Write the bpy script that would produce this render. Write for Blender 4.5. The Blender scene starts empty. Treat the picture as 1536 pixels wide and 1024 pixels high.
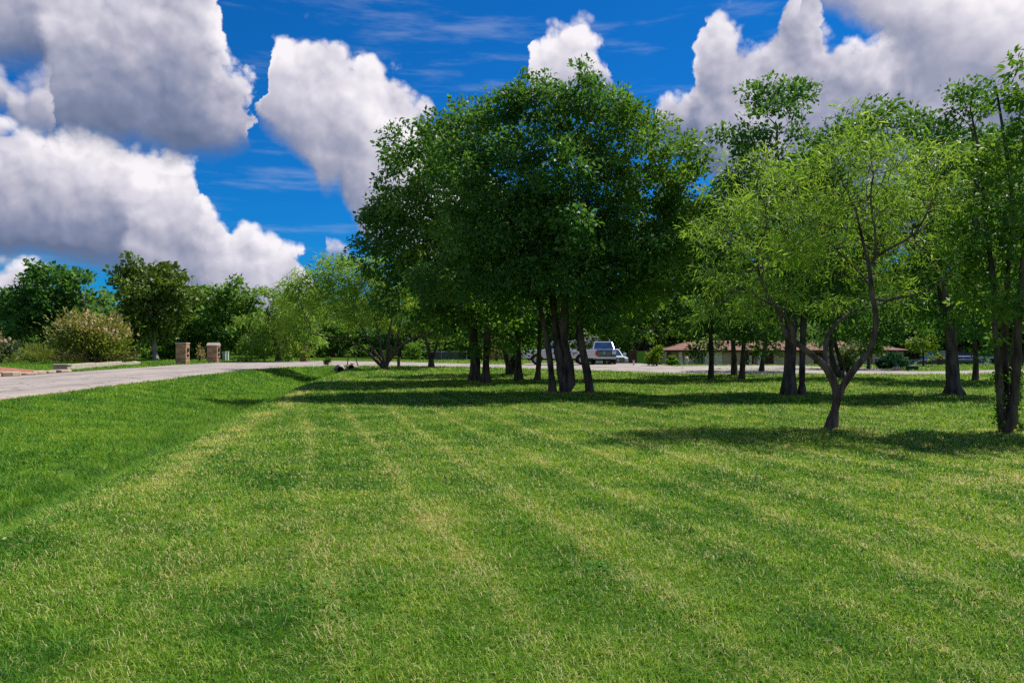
import bpy, bmesh, math, random
import numpy as np
from mathutils import Vector, Matrix, Euler
R = math.radians
scene = bpy.context.scene
COL = scene.collection
F, HZ, EYE = 1109.0, 517.0, 1.6          # focal length in photo pixels, horizon row, eye height in metres

def gx(px, d):                            # sideways metres of a photo column at distance d
    return (px - 768.0) / F * d
def hz(py, d):                            # height of a photo row at distance d
    return EYE - (py - HZ) / F * d
def P(px, py, d):
    return np.array([gx(px, d), d, hz(py, d)])

# ------------------------------------------------------------------ helpers
def tag(o, label=None, cat=None, group=None, kind=None):
    if label: o['label'] = label
    if cat: o['category'] = cat
    if group: o['group'] = group
    if kind: o['kind'] = kind
    return o
def empty(name, loc, rz=0.0):
    o = bpy.data.objects.new(name, None); COL.objects.link(o)
    o.location = loc; o.rotation_euler = (0, 0, rz); o.empty_display_size = 0.3
    return o
def link_mesh(name, me, mat, parent=None):
    o = bpy.data.objects.new(name, me); COL.objects.link(o)
    if mat: me.materials.append(mat)
    if parent: o.parent = parent
    return o
def np_mesh(name, verts, faces_flat, sizes, attrs=None, smooth=False):
    """verts (n,3); faces_flat index array; sizes per-face loop counts; attrs {name: per-face floats}"""
    me = bpy.data.meshes.new(name)
    verts = np.asarray(verts, np.float32); ff = np.asarray(faces_flat, np.int32); sz = np.asarray(sizes, np.int32)
    me.vertices.add(len(verts)); me.vertices.foreach_set('co', verts.ravel())
    me.loops.add(len(ff)); me.loops.foreach_set('vertex_index', ff)
    me.polygons.add(len(sz))
    st = np.zeros(len(sz), np.int32); st[1:] = np.cumsum(sz)[:-1]
    me.polygons.foreach_set('loop_start', st)
    if smooth: me.polygons.foreach_set('use_smooth', np.ones(len(sz), bool))
    for k, v in (attrs or {}).items():
        dom = 'FACE' if len(v) == len(sz) else 'POINT'
        a = me.attributes.new(k, 'FLOAT', dom); a.data.foreach_set('value', np.asarray(v, np.float32))
    me.update(calc_edges=True)
    return me
def copy_tree(root, loc, rz, sc, label, group=None):
    r = root.copy(); COL.objects.link(r); r.location = loc; r.rotation_euler = (0, 0, rz); r.scale = sc
    r['label'] = label
    if group: r['group'] = group
    for ch in list(root.children):
        c = ch.copy(); COL.objects.link(c); c.parent = r
        for g in list(ch.children):
            d = g.copy(); COL.objects.link(d); d.parent = c
    return r

class MB:
    """collects boxes, prisms, tubes into one mesh"""
    def __init__(s): s.v = []; s.f = []
    def add(s, vs, fs):
        b = len(s.v); s.v += [tuple(v) for v in vs]; s.f += [tuple(i + b for i in f) for f in fs]; return s
    def box(s, x0, x1, y0, y1, z0, z1):
        vs = [(x, y, z) for x in (x0, x1) for y in (y0, y1) for z in (z0, z1)]
        return s.add(vs, [(0,1,3,2),(4,6,7,5),(0,4,5,1),(2,3,7,6),(0,2,6,4),(1,5,7,3)])
    def prism(s, prof, a0, a1, axis='y'):
        """profile of (u,w) extruded along an axis: y -> (u,a,w); x -> (a,u,w); z -> (u,w,a)"""
        mk = {'y': lambda u, w, a: (u, a, w), 'x': lambda u, w, a: (a, u, w), 'z': lambda u, w, a: (u, w, a)}[axis]
        n = len(prof)
        vs = [mk(u, w, a0) for u, w in prof] + [mk(u, w, a1) for u, w in prof]
        fs = [tuple(range(n)), tuple(range(2*n-1, n-1, -1))] + [(i, i+n, (i+1) % n + n, (i+1) % n) for i in range(n)]
        return s.add(vs, fs)
    def quad(s, a, b, c, d): return s.add([a, b, c, d], [(0, 1, 2, 3)])
    def cyl(s, c, r0, r1, h, n=16, axis='z', caps=True):
        mk = {'z': lambda a, b, t: (c[0]+a, c[1]+b, c[2]+t), 'y': lambda a, b, t: (c[0]+a, c[1]+t, c[2]+b), 'x': lambda a, b, t: (c[0]+t, c[1]+a, c[2]+b)}[axis]
        vs = [mk(r0*math.cos(2*math.pi*i/n), r0*math.sin(2*math.pi*i/n), 0) for i in range(n)] + \
             [mk(r1*math.cos(2*math.pi*i/n), r1*math.sin(2*math.pi*i/n), h) for i in range(n)]
        fs = [(i, (i+1) % n, (i+1) % n + n, i+n) for i in range(n)]
        if caps: fs += [tuple(range(n-1, -1, -1)), tuple(range(n, 2*n))]
        return s.add(vs, fs)
    def lathe(s, c, prof, n=20, axis='z'):
        """prof list of (r, t) along the axis"""
        mk = {'z': lambda a, b, t: (c[0]+a, c[1]+b, c[2]+t), 'y': lambda a, b, t: (c[0]+a, c[1]+t, c[2]+b), 'x': lambda a, b, t: (c[0]+t, c[1]+a, c[2]+b)}[axis]
        vs, fs = [], []
        for r, t in prof:
            vs += [mk(r*math.cos(2*math.pi*i/n), r*math.sin(2*math.pi*i/n), t) for i in range(n)]
        for k in range(len(prof)-1):
            fs += [(k*n+i, k*n+(i+1) % n, (k+1)*n+(i+1) % n, (k+1)*n+i) for i in range(n)]
        return s.add(vs, fs)
    def tube(s, pts, rad, n=7):
        v, f = tube_rings(np.array(pts, float), np.array(rad, float), n)
        return s.add(v.tolist(), f)
    def build(s, name, mat, parent=None, smooth=False, bevel=0.0, loc=None, rz=0.0):
        me = bpy.data.meshes.new(name); me.from_pydata(s.v, [], s.f)
        bm = bmesh.new(); bm.from_mesh(me)
        big = [f for f in bm.faces if len(f.verts) > 4]
        if big: bmesh.ops.triangulate(bm, faces=big)
        bmesh.ops.recalc_face_normals(bm, faces=bm.faces[:])
        bm.to_mesh(me); bm.free()
        o = link_mesh(name, me, mat, parent)
        if loc is not None: o.location = loc; o.rotation_euler = (0, 0, rz)
        if smooth:
            for p in me.polygons: p.use_smooth = True
        if bevel:
            m = o.modifiers.new('bevel', 'BEVEL'); m.width = bevel; m.segments = 2; m.limit_method = 'ANGLE'; m.angle_limit = R(35)
        return o

def tube_rings(pts, rad, n):
    """swept tube with parallel-transported rings"""
    m = len(pts); vs = []; fs = []
    d = np.gradient(pts, axis=0) if m > 2 else np.repeat((pts[-1]-pts[0])[None], m, 0)
    d /= np.maximum(np.linalg.norm(d, axis=1, keepdims=True), 1e-9)
    a = np.array([1., 0, 0]) if abs(d[0][0]) < .8 else np.array([0, 1., 0])
    u = np.cross(d[0], a); u /= np.linalg.norm(u)
    ang = np.arange(n) * 2 * math.pi / n; ca, sa = np.cos(ang)[:, None], np.sin(ang)[:, None]
    for i in range(m):
        u = u - d[i] * u.dot(d[i]); u /= max(np.linalg.norm(u), 1e-9)
        w = np.cross(d[i], u)
        vs.append(pts[i] + rad[i] * (ca * u + sa * w))
    for i in range(m-1):
        for k in range(n):
            fs.append((i*n+k, i*n+(k+1) % n, (i+1)*n+(k+1) % n, (i+1)*n+k))
    return np.concatenate(vs), fs

# ------------------------------------------------------------------ value noise for layout fields
_rg = np.random.RandomState(5); _LAT = _rg.rand(256, 256)
def vnoise(x, y, s):
    x = np.asarray(x, float) / s + 1000.3; y = np.asarray(y, float) / s + 1000.7
    i, j = np.floor(x).astype(int), np.floor(y).astype(int); fx, fy = x - i, y - j
    fx = fx*fx*(3-2*fx); fy = fy*fy*(3-2*fy)
    L = lambda a, b: _LAT[a & 255, b & 255]
    return (L(i, j)*(1-fx)+L(i+1, j)*fx)*(1-fy) + (L(i, j+1)*(1-fx)+L(i+1, j+1)*fx)*fy
def fbm(x, y, s):
    return .5*vnoise(x, y, s) + .3*vnoise(x+31, y+17, s*.47) + .2*vnoise(x-11, y+53, s*.21)
def sstep(a, b, x):
    t = np.clip((np.asarray(x, float)-a)/(b-a), 0, 1); return t*t*(3-2*t)

# ------------------------------------------------------------------ materials
def new_mat(name):
    m = bpy.data.materials.new(name); m.use_nodes = True
    return m, m.node_tree.nodes, m.node_tree.links, m.node_tree.nodes['Principled BSDF']
def ramp(nodes, stops, interp='LINEAR'):
    r = nodes.new('ShaderNodeValToRGB'); r.color_ramp.interpolation = interp
    while len(r.color_ramp.elements) > 1: r.color_ramp.elements.remove(r.color_ramp.elements[-1])
    for i, (p, c) in enumerate(stops):
        e = r.color_ramp.elements[0] if i == 0 else r.color_ramp.elements.new(p)
        e.position = p; e.color = (*c, 1)
    return r
def noise_mat(name, c0, c1, scale=8.0, rough=.8, bump=.0, bscale=None, metal=0.0, spec=.3, stretch=(1, 1, 1), lo=.3, hi=.7, coat=0.0):
    m, n, l, b = new_mat(name)
    tc = n.new('ShaderNodeTexCoord'); mp = n.new('ShaderNodeMapping'); mp.inputs['Scale'].default_value = stretch
    nz = n.new('ShaderNodeTexNoise'); nz.inputs['Scale'].default_value = scale; nz.inputs['Detail'].default_value = 6
    rp = ramp(n, [(lo, c0), (hi, c1)])
    l.new(tc.outputs['Object'], mp.inputs['Vector']); l.new(mp.outputs[0], nz.inputs['Vector']); l.new(nz.outputs['Fac'], rp.inputs[0])
    l.new(rp.outputs[0], b.inputs['Base Color'])
    b.inputs['Roughness'].default_value = rough; b.inputs['Metallic'].default_value = metal; b.inputs['Specular IOR Level'].default_value = spec
    b.inputs['Coat Weight'].default_value = coat
    if bump:
        n2 = n.new('ShaderNodeTexNoise'); n2.inputs['Scale'].default_value = bscale or scale*3; n2.inputs['Detail'].default_value = 5
        l.new(mp.outputs[0], n2.inputs['Vector'])
        bp = n.new('ShaderNodeBump'); bp.inputs['Strength'].default_value = bump; bp.inputs['Distance'].default_value = .03
        l.new(n2.outputs['Fac'], bp.inputs['Height']); l.new(bp.outputs[0], b.inputs['Normal'])
    return m
def brick_mat(name, c0, c1, mortar, scale=1.0, bw=.24, bh=.08):
    m, n, l, b = new_mat(name)
    tc = n.new('ShaderNodeTexCoord'); sx = n.new('ShaderNodeSeparateXYZ'); cx = n.new('ShaderNodeCombineXYZ')
    ad = n.new('ShaderNodeMath'); ad.operation = 'ADD'
    l.new(tc.outputs['Object'], sx.inputs[0]); l.new(sx.outputs[0], ad.inputs[0]); l.new(sx.outputs[1], ad.inputs[1])
    l.new(ad.outputs[0], cx.inputs[0]); l.new(sx.outputs[2], cx.inputs[1])
    br = n.new('ShaderNodeTexBrick'); br.inputs['Scale'].default_value = scale
    br.inputs['Brick Width'].default_value = bw; br.inputs['Row Height'].default_value = bh; br.inputs['Mortar Size'].default_value = .008
    br.inputs['Color1'].default_value = (*c0, 1); br.inputs['Color2'].default_value = (*c1, 1); br.inputs['Mortar'].default_value = (*mortar, 1)
    l.new(cx.outputs[0], br.inputs['Vector'])
    nz = n.new('ShaderNodeTexNoise'); nz.inputs['Scale'].default_value = 3; nz.inputs['Detail'].default_value = 5
    l.new(tc.outputs['Object'], nz.inputs['Vector'])
    mr = n.new('ShaderNodeMapRange'); mr.inputs[3].default_value = .75; mr.inputs[4].default_value = 1.2; l.new(nz.outputs['Fac'], mr.inputs[0])
    mx = n.new('ShaderNodeMix'); mx.data_type = 'RGBA'; mx.blend_type = 'MULTIPLY'; mx.inputs[0].default_value = 1
    l.new(br.outputs['Color'], mx.inputs[6]); l.new(mr.outputs[0], mx.inputs[7]); l.new(mx.outputs[2], b.inputs['Base Color'])
    bp = n.new('ShaderNodeBump'); bp.inputs['Strength'].default_value = .5; bp.inputs['Distance'].default_value = .01; bp.invert = True
    l.new(br.outputs['Fac'], bp.inputs['Height']); l.new(bp.outputs[0], b.inputs['Normal'])
    b.inputs['Roughness'].default_value = .9
    return m
def leaf_mat(name, stops, trans=.3, rough=.5, attr='tint', tcol=(1.25, 1.2, .55)):
    """leaf colour from each leaf's own tint; thin leaf: part of the light passes through"""
    m, n, l, b = new_mat(name)
    at = n.new('ShaderNodeAttribute'); at.attribute_name = attr
    rp = ramp(n, stops); l.new(at.outputs['Fac'], rp.inputs[0])
    l.new(rp.outputs[0], b.inputs['Base Color']); b.inputs['Roughness'].default_value = rough; b.inputs['Specular IOR Level'].default_value = .28
    tr = n.new('ShaderNodeBsdfTranslucent'); mu = n.new('ShaderNodeMix'); mu.data_type = 'RGBA'; mu.blend_type = 'MULTIPLY'; mu.inputs[0].default_value = 1
    l.new(rp.outputs[0], mu.inputs[6]); mu.inputs[7].default_value = (*tcol, 1); l.new(mu.outputs[2], tr.inputs[0])
    ms = n.new('ShaderNodeMixShader'); ms.inputs[0].default_value = trans
    l.new(b.outputs[0], ms.inputs[1]); l.new(tr.outputs[0], ms.inputs[2]); l.new(ms.outputs[0], n['Material Output'].inputs[0])
    return m
def bark_mat(name, c0, c1, scale=6):
    return noise_mat(name, c0, c1, scale, .95, .9, scale*2.2, spec=.1, stretch=(1, 1, .28), lo=.3, hi=.68)
M = {}
M['bark_dark'] = bark_mat('bark_dark', (.024, .019, .016), (.16, .13, .105))
M['bark_brown'] = bark_mat('bark_brown', (.05, .036, .027), (.19, .145, .11), 7)
M['bark_pale'] = bark_mat('bark_pale', (.16, .14, .12), (.42, .39, .36), 5)
M['bark_mesq'] = bark_mat('bark_mesquite', (.045, .032, .026), (.20, .15, .125), 9)
G = lambda *s: [(i/(len(s)-1), c) for i, c in enumerate(s)]
M['leaf_dark'] = leaf_mat('leaf_dark_green', G((.030, .100, .028), (.085, .220, .042), (.235, .395, .078)), .44, .5)
M['leaf_mid'] = leaf_mat('leaf_mid_green', G((.048, .130, .028), (.130, .270, .040), (.300, .440, .075)), .46, .5)
M['leaf_mesq'] = leaf_mat('leaf_mesquite', G((.115, .250, .042), (.240, .410, .060), (.440, .570, .130)), .5)
M['leaf_lime'] = leaf_mat('leaf_lime', G((.075, .16, .015), (.15, .26, .022), (.23, .32, .035)), .42)
M['leaf_olive'] = leaf_mat('leaf_olive', G((.050, .115, .018), (.120, .205, .028), (.23, .31, .045)), .25)
M['leaf_teal'] = leaf_mat('leaf_blue_green', G((.014, .07, .04), (.03, .12, .06), (.07, .17, .085)), .25)
M['leaf_sage'] = leaf_mat('leaf_sage', G((.09, .15, .07), (.17, .23, .12), (.27, .31, .19)), .3)
M['leaf_tan'] = leaf_mat('leaf_tan_plumes', G((.20, .21, .06), (.48, .37, .19), (.78, .55, .42)), .3)
M['leaf_gold'] = leaf_mat('leaf_yellow_green', G((.09, .15, .025), (.20, .26, .045), (.36, .37, .10)), .4)
M['dry_stem'] = leaf_mat('dry_brown_stems', G((.07, .05, .02), (.16, .11, .045), (.27, .19, .08)), .1)
# ------------------------------------------------------------------ layout of the ground
ROAD_NEAR = [(-13.5,-12),(-14.3,10),(-14.7,21),(-15.3,30),(-16,40),(-16.2,47),(-15,52.5),(-12,55),(-7,54.6),(-2.2,51.5),(1.4,49),(5.4,45),(8.4,41.2),(13.2,39.8),(19,40.0),(22.2,39.2),(28.9,41.5),(70,53)]
ROAD_FAR = [(-24,-12),(-24.6,10),(-25,24),(-25.6,38),(-26.2,50),(-26.4,62),(-24,70.5),(-17.5,73),(-10,68),(-3.5,62),(1.7,58.5),(7,54.5),(11,50),(15.8,47),(21.4,45.5),(25.3,44.6),(33,47.6),(70,59)]
def catmull(pts, k=8):
    p = np.array(pts, float); q = np.vstack([2*p[0]-p[1], p, 2*p[-1]-p[-2]]); out = []
    for i in range(1, len(q)-2):
        for t in np.arange(k)/k:
            a, b, c, d = q[i-1], q[i], q[i+1], q[i+2]
            out.append(.5*((2*b)+(-a+c)*t+(2*a-5*b+4*c-d)*t*t+(-a+3*b-3*c+d)*t**3))
    out.append(p[-1]); return np.array(out)
RN, RF = catmull(ROAD_NEAR), catmull(ROAD_FAR)
ROAD_POLY = np.vstack([RN, RF[::-1]])
PAD_POLY = np.array([(6.2,53.5),(11.2,49.3),(12.6,52.5),(11.0,63.5),(1.5,64),(.4,58.6)])      # concrete pad under the trucks
DRIVE_POLY = np.array([(11.5,49.3),(24,44.6),(24.6,50.5),(20.5,57),(12.5,56)])                  # driveway apron in front of the house
def inside(poly, x, y):
    x = np.asarray(x, float); y = np.asarray(y, float); r = np.zeros(x.shape, bool); n = len(poly); j = n-1
    for i in range(n):
        xi, yi = poly[i]; xj, yj = poly[j]
        if yi != yj:
            r ^= ((yi > y) != (yj > y)) & (x < (xj-xi)*(y-yi)/(yj-yi)+xi)
        j = i
    return r
DITCH = np.array([(-3.6,-10),(-5,2),(-6.2,9),(-6.9,13),(-8.4,21),(-10.3,33),(-11.9,47),(-12.4,53)])
def ditch_x(y): return np.interp(y, DITCH[:, 1], DITCH[:, 0])
def road_x(y): return np.interp(y, RN[:52, 1], RN[:52, 0])
def gz(x, y):
    x = np.asarray(x, float); y = np.asarray(y, float)
    z = .05*(fbm(x, y, 9.0)-.5) * sstep(3, 8, np.hypot(x+2, y-2)) * sstep(52, 44, y) + .0*x
    s = x - ditch_x(y)
    depth = (.50+.28*sstep(12, 34, y)) * sstep(-14, 0, y) * (1 - sstep(49.5, 52.5, y))
    near = 1 - sstep(.15, 1.75, s)
    wfar = np.maximum(1.5, ditch_x(y) - road_x(y) - .6)
    far = 1 - sstep(.0, 1.0, -s/wfar)
    z = z*sstep(-1, 2, s) - depth*np.where(s > 0, near, far)
    z = z - 1.25*sstep(57, 68, y - .35*np.maximum(0, 14-x)) * sstep(6, 12, x)
    z = z + .05*np.exp(-((x-gx(1250,13.9)-.5)**2+(y-13.5)**2)/1.6)       # little mound round the mesquite
    return z
TRUNKS = [(gx(p, q), q, r) for p, q, r in ((852,24.8,.75),(885,24.8,.5),(827,24.8,.4),(712,32.4,.6),(729,30.4,.5),(778,32.8,.45),(807,32.3,.4),(1183,23.4,.7),(1203,23.4,.4),(1430,23.4,.8),(1463,32.8,.4),(1066,34,.5),(1113,33.8,.5),(1247,13.7,.5),(1511,13.4,.5),(579,48,.9))]   # worn soil at the foot of the trunks
def dryness(x, y):
    """0 = lush, 1 = straw: the mowing stripes, the scalped lip of the ditch, random thatch"""
    x = np.asarray(x, float); y = np.asarray(y, float)
    s = x*.96 + y*.28 + .30*(fbm(x, y, 3.5)-.5)
    st = np.exp(-(((s-2.72) % 1.02)-.5)**2/.010)*sstep(-2.5, 1.2, s)*(.3+.9*vnoise(x, y, 2.3))
    lip = x - ditch_x(y) - 1.95 + .9*(fbm(x, y, 2.0)-.5)
    lp = np.exp(-lip**2/.075)*sstep(34, 22, y)*sstep(6, 10, y)*sstep(.30, .60, fbm(x*1.3, y*.7, 1.5))
    d = .17 + .34*(fbm(x, y, 2.6)-.45) + .55*(fbm(x+9, y, .55)-.5) + .52*st + .78*lp
    left = sstep(2.0, .4, x - ditch_x(y) + .9*(fbm(x, y, 1.1)-.5))
    d = d*(1-.6*left)
    d += .28*sstep(.55, .8, fbm(x*.7, y*1.6, 3.1))*sstep(7, 12, x)*sstep(14, 9, y)
    d += .7*np.exp(-((x-5.7)/.7)**2-((y-8.6)/.28)**2)*(.4+vnoise(x, y, .3)) + .5*np.exp(-((x-6.4)/.9)**2-((y-12.6)/.5)**2)*vnoise(x, y, .35)
    for tx, ty, tr in TRUNKS: d += .75*np.exp(-((x-tx)**2+(y-ty)**2)/tr**2)*(.4+.8*vnoise(x, y, .25))
    return np.clip(d, 0, 1)

def grid_mesh():
    xs = np.concatenate([-np.geomspace(1500, 32, 16)[:-1], np.arange(-32, 40.01, .4), np.geomspace(41, 1500, 16)])
    ys = np.concatenate([[-400, -120, -50, -25], np.arange(-12, 76.01, .4), np.geomspace(78, 2500, 20)])
    X, Y = np.meshgrid(xs, ys); n, m = X.shape
    Z = gz(X, Y)
    Z -= .035*(inside(ROAD_POLY, X, Y) | inside(PAD_POLY, X, Y) | inside(DRIVE_POLY, X, Y))
    idx = np.arange(n*m).reshape(n, m)
    f = np.stack([idx[:-1, :-1], idx[:-1, 1:], idx[1:, 1:], idx[1:, :-1]], -1).reshape(-1, 4)
    dr = dryness(X, Y).ravel()
    lush = (sstep(2.2, 1.0, X-ditch_x(Y))*(Y < 60)).ravel()
    return np_mesh('lawn_ground', np.stack([X, Y, Z], -1).reshape(-1, 3), f.ravel(), np.full(len(f), 4), {'dry': dr, 'lush': lush}, smooth=True)
m, n, l, b = new_mat('lawn_soil')
at = n.new('ShaderNodeAttribute'); at.attribute_name = 'dry'; al = n.new('ShaderNodeAttribute'); al.attribute_name = 'lush'
tc = n.new('ShaderNodeTexCoord'); nz = n.new('ShaderNodeTexNoise'); nz.inputs['Scale'].default_value = 9; nz.inputs['Detail'].default_value = 8; nz.inputs['Roughness'].default_value = .7
l.new(tc.outputs['Object'], nz.inputs['Vector'])
ad = n.new('ShaderNodeMath'); ad.operation = 'MULTIPLY_ADD'; ad.inputs[1].default_value = .9; l.new(nz.outputs['Fac'], ad.inputs[0]); 
sb = n.new('ShaderNodeMath'); sb.operation = 'SUBTRACT'; sb.inputs[1].default_value = .45; l.new(at.outputs['Fac'], sb.inputs[0]); l.new(sb.outputs[0], ad.inputs[2])
rp = ramp(n, [(0, (.042, .095, .012)), (.35, (.085, .145, .016)), (.7, (.19, .185, .045)), (1, (.34, .265, .115))]); l.new(ad.outputs[0], rp.inputs[0])
mx = n.new('ShaderNodeMix'); mx.data_type = 'RGBA'; l.new(al.outputs['Fac'], mx.inputs[0]); mx.inputs[7].default_value = (.075, .165, .02, 1); l.new(rp.outputs[0], mx.inputs[6])
lm = n.new('ShaderNodeMath'); lm.operation = 'MULTIPLY'; lm.inputs[1].default_value = .6; l.new(al.outputs['Fac'], lm.inputs[0]); l.new(lm.outputs[0], mx.inputs[0])
l.new(mx.outputs[2], b.inputs['Base Color']); b.inputs['Roughness'].default_value = 1; b.inputs['Specular IOR Level'].default_value = 0
bp = n.new('ShaderNodeBump'); bp.inputs['Strength'].default_value = .6; bp.inputs['Distance'].default_value = .05; l.new(nz.outputs['Fac'], bp.inputs['Height']); l.new(bp.outputs[0], b.inputs['Normal'])
ground = link_mesh('ground', grid_mesh(), m); tag(ground, kind='structure')

# the pale road with its worn surface
def road_mesh():
    k = 24; vs = []; T = np.linspace(0, 1, k+1); ac = np.tile(T, len(RN))
    for a, c in zip(RN, RF):
        for t in T:
            q = a*(1-t)+c*t; vs.append((q[0], q[1], .03*math.sin(math.pi*t) + .012))
    fs = []; w = k+1
    for i in range(len(RN)-1):
        for j in range(k): fs.append((i*w+j, i*w+j+1, (i+1)*w+j+1, (i+1)*w+j))
    fs = np.array(fs)
    return np_mesh('road', vs, fs.ravel(), np.full(len(fs), 4), {'across': ac}, smooth=True)
def road_mat(wear=True):
    m, n, l, b = new_mat('worn_pale_road')
    tc = n.new('ShaderNodeTexCoord'); mp = n.new('ShaderNodeMapping'); mp.inputs['Scale'].default_value = (1, .35, 1); l.new(tc.outputs['Object'], mp.inputs[0])
    n1 = n.new('ShaderNodeTexNoise'); n1.inputs['Scale'].default_value = .55; n1.inputs['Detail'].default_value = 7; n1.inputs['Roughness'].default_value = .65; l.new(mp.outputs[0], n1.inputs['Vector'])
    n2 = n.new('ShaderNodeTexNoise'); n2.inputs['Scale'].default_value = 22; n2.inputs['Detail'].default_value = 4; l.new(tc.outputs['Object'], n2.inputs['Vector'])
    r1 = ramp(n, [(.3, (.27, .235, .215)), (.5, (.41, .355, .315)), (.7, (.52, .45, .385))]); l.new(n1.outputs['Fac'], r1.inputs[0])
    mr = n.new('ShaderNodeMapRange'); mr.inputs[1].default_value = .25; mr.inputs[2].default_value = .75; mr.inputs[3].default_value = .7; mr.inputs[4].default_value = 1.2; l.new(n2.outputs['Fac'], mr.inputs[0])
    mx = n.new('ShaderNodeMix'); mx.data_type = 'RGBA'; mx.blend_type = 'MULTIPLY'; mx.inputs[0].default_value = 1
    l.new(r1.outputs[0], mx.inputs[6]); l.new(mr.outputs[0], mx.inputs[7])
    vo = n.new('ShaderNodeTexVoronoi'); vo.feature = 'DISTANCE_TO_EDGE'; vo.inputs['Scale'].default_value = .35; vo.inputs['Randomness'].default_value = 1
    wn = n.new('ShaderNodeTexNoise'); wn.inputs['Scale'].default_value = 1.2; wn.inputs['Detail'].default_value = 4; l.new(tc.outputs['Object'], wn.inputs['Vector'])
    va = n.new('ShaderNodeVectorMath'); va.operation = 'ADD'; l.new(tc.outputs['Object'], va.inputs[0]); l.new(wn.outputs['Color'], va.inputs[1]); l.new(va.outputs[0], vo.inputs['Vector'])
    cr = n.new('ShaderNodeMapRange'); cr.inputs[1].default_value = 0; cr.inputs[2].default_value = .02; cr.inputs[3].default_value = .45; cr.inputs[4].default_value = 1; l.new(vo.outputs['Distance'], cr.inputs[0])
    m2 = n.new('ShaderNodeMix'); m2.data_type = 'RGBA'; m2.blend_type = 'MULTIPLY'; m2.inputs[0].default_value = 1; l.new(mx.outputs[2], m2.inputs[6]); l.new(cr.outputs[0], m2.inputs[7])
    aw = n.new('ShaderNodeAttribute'); aw.attribute_name = 'across'; wob = n.new('ShaderNodeMath'); wob.operation = 'MULTIPLY_ADD'; wob.inputs[1].default_value = .10; l.new(n1.outputs['Fac'], wob.inputs[0])
    of = n.new('ShaderNodeMath'); of.operation = 'SUBTRACT'; of.inputs[1].default_value = .05; l.new(aw.outputs['Fac'], of.inputs[0]); l.new(of.outputs[0], wob.inputs[2])
    rw = ramp(n, [(0, (.62, .52, .40)), (.05, (.95, .90, .84)), (.14, (1, 1, 1)), (.22, (.86, .86, .88)), (.32, (1.05, 1.04, 1.03)), (.50, (.90, .90, .91)), (.62, (1.05, 1.04, 1.03)), (.74, (.86, .86, .88)), (.9, (1, 1, 1)), (1, (.65, .56, .45))]) if wear else ramp(n, [(0, (1, 1, 1)), (1, (1, 1, 1))]); l.new(wob.outputs[0], rw.inputs[0])
    m3 = n.new('ShaderNodeMix'); m3.data_type = 'RGBA'; m3.blend_type = 'MULTIPLY'; m3.inputs[0].default_value = 1; l.new(m2.outputs[2], m3.inputs[6]); l.new(rw.outputs[0], m3.inputs[7])
    l.new(m3.outputs[2], b.inputs['Base Color']); b.inputs['Roughness'].default_value = .92; b.inputs['Specular IOR Level'].default_value = .2
    bp = n.new('ShaderNodeBump'); bp.inputs['Strength'].default_value = .5; bp.inputs['Distance'].default_value = .01; l.new(n2.outputs['Fac'], bp.inputs['Height']); l.new(bp.outputs[0], b.inputs['Normal'])
    return m
M['road'] = road_mat(); M['pad'] = road_mat(False)
tag(link_mesh('road', road_mesh(), M['road']), kind='structure')
def flat_poly(name, poly, z):
    mb = MB(); mb.add([(x, y, z) for x, y in poly], [tuple(range(len(poly)))]); o = mb.build(name, M['pad']); tag(o, kind='structure')
flat_poly('truck_parking_pad', PAD_POLY, .006); flat_poly('driveway', DRIVE_POLY, .004)
flat_poly('front_walk', [(-33, 66.2), (-26.2, 64.2), (-25.6, 66.4), (-33, 68.6)], .012)

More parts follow.
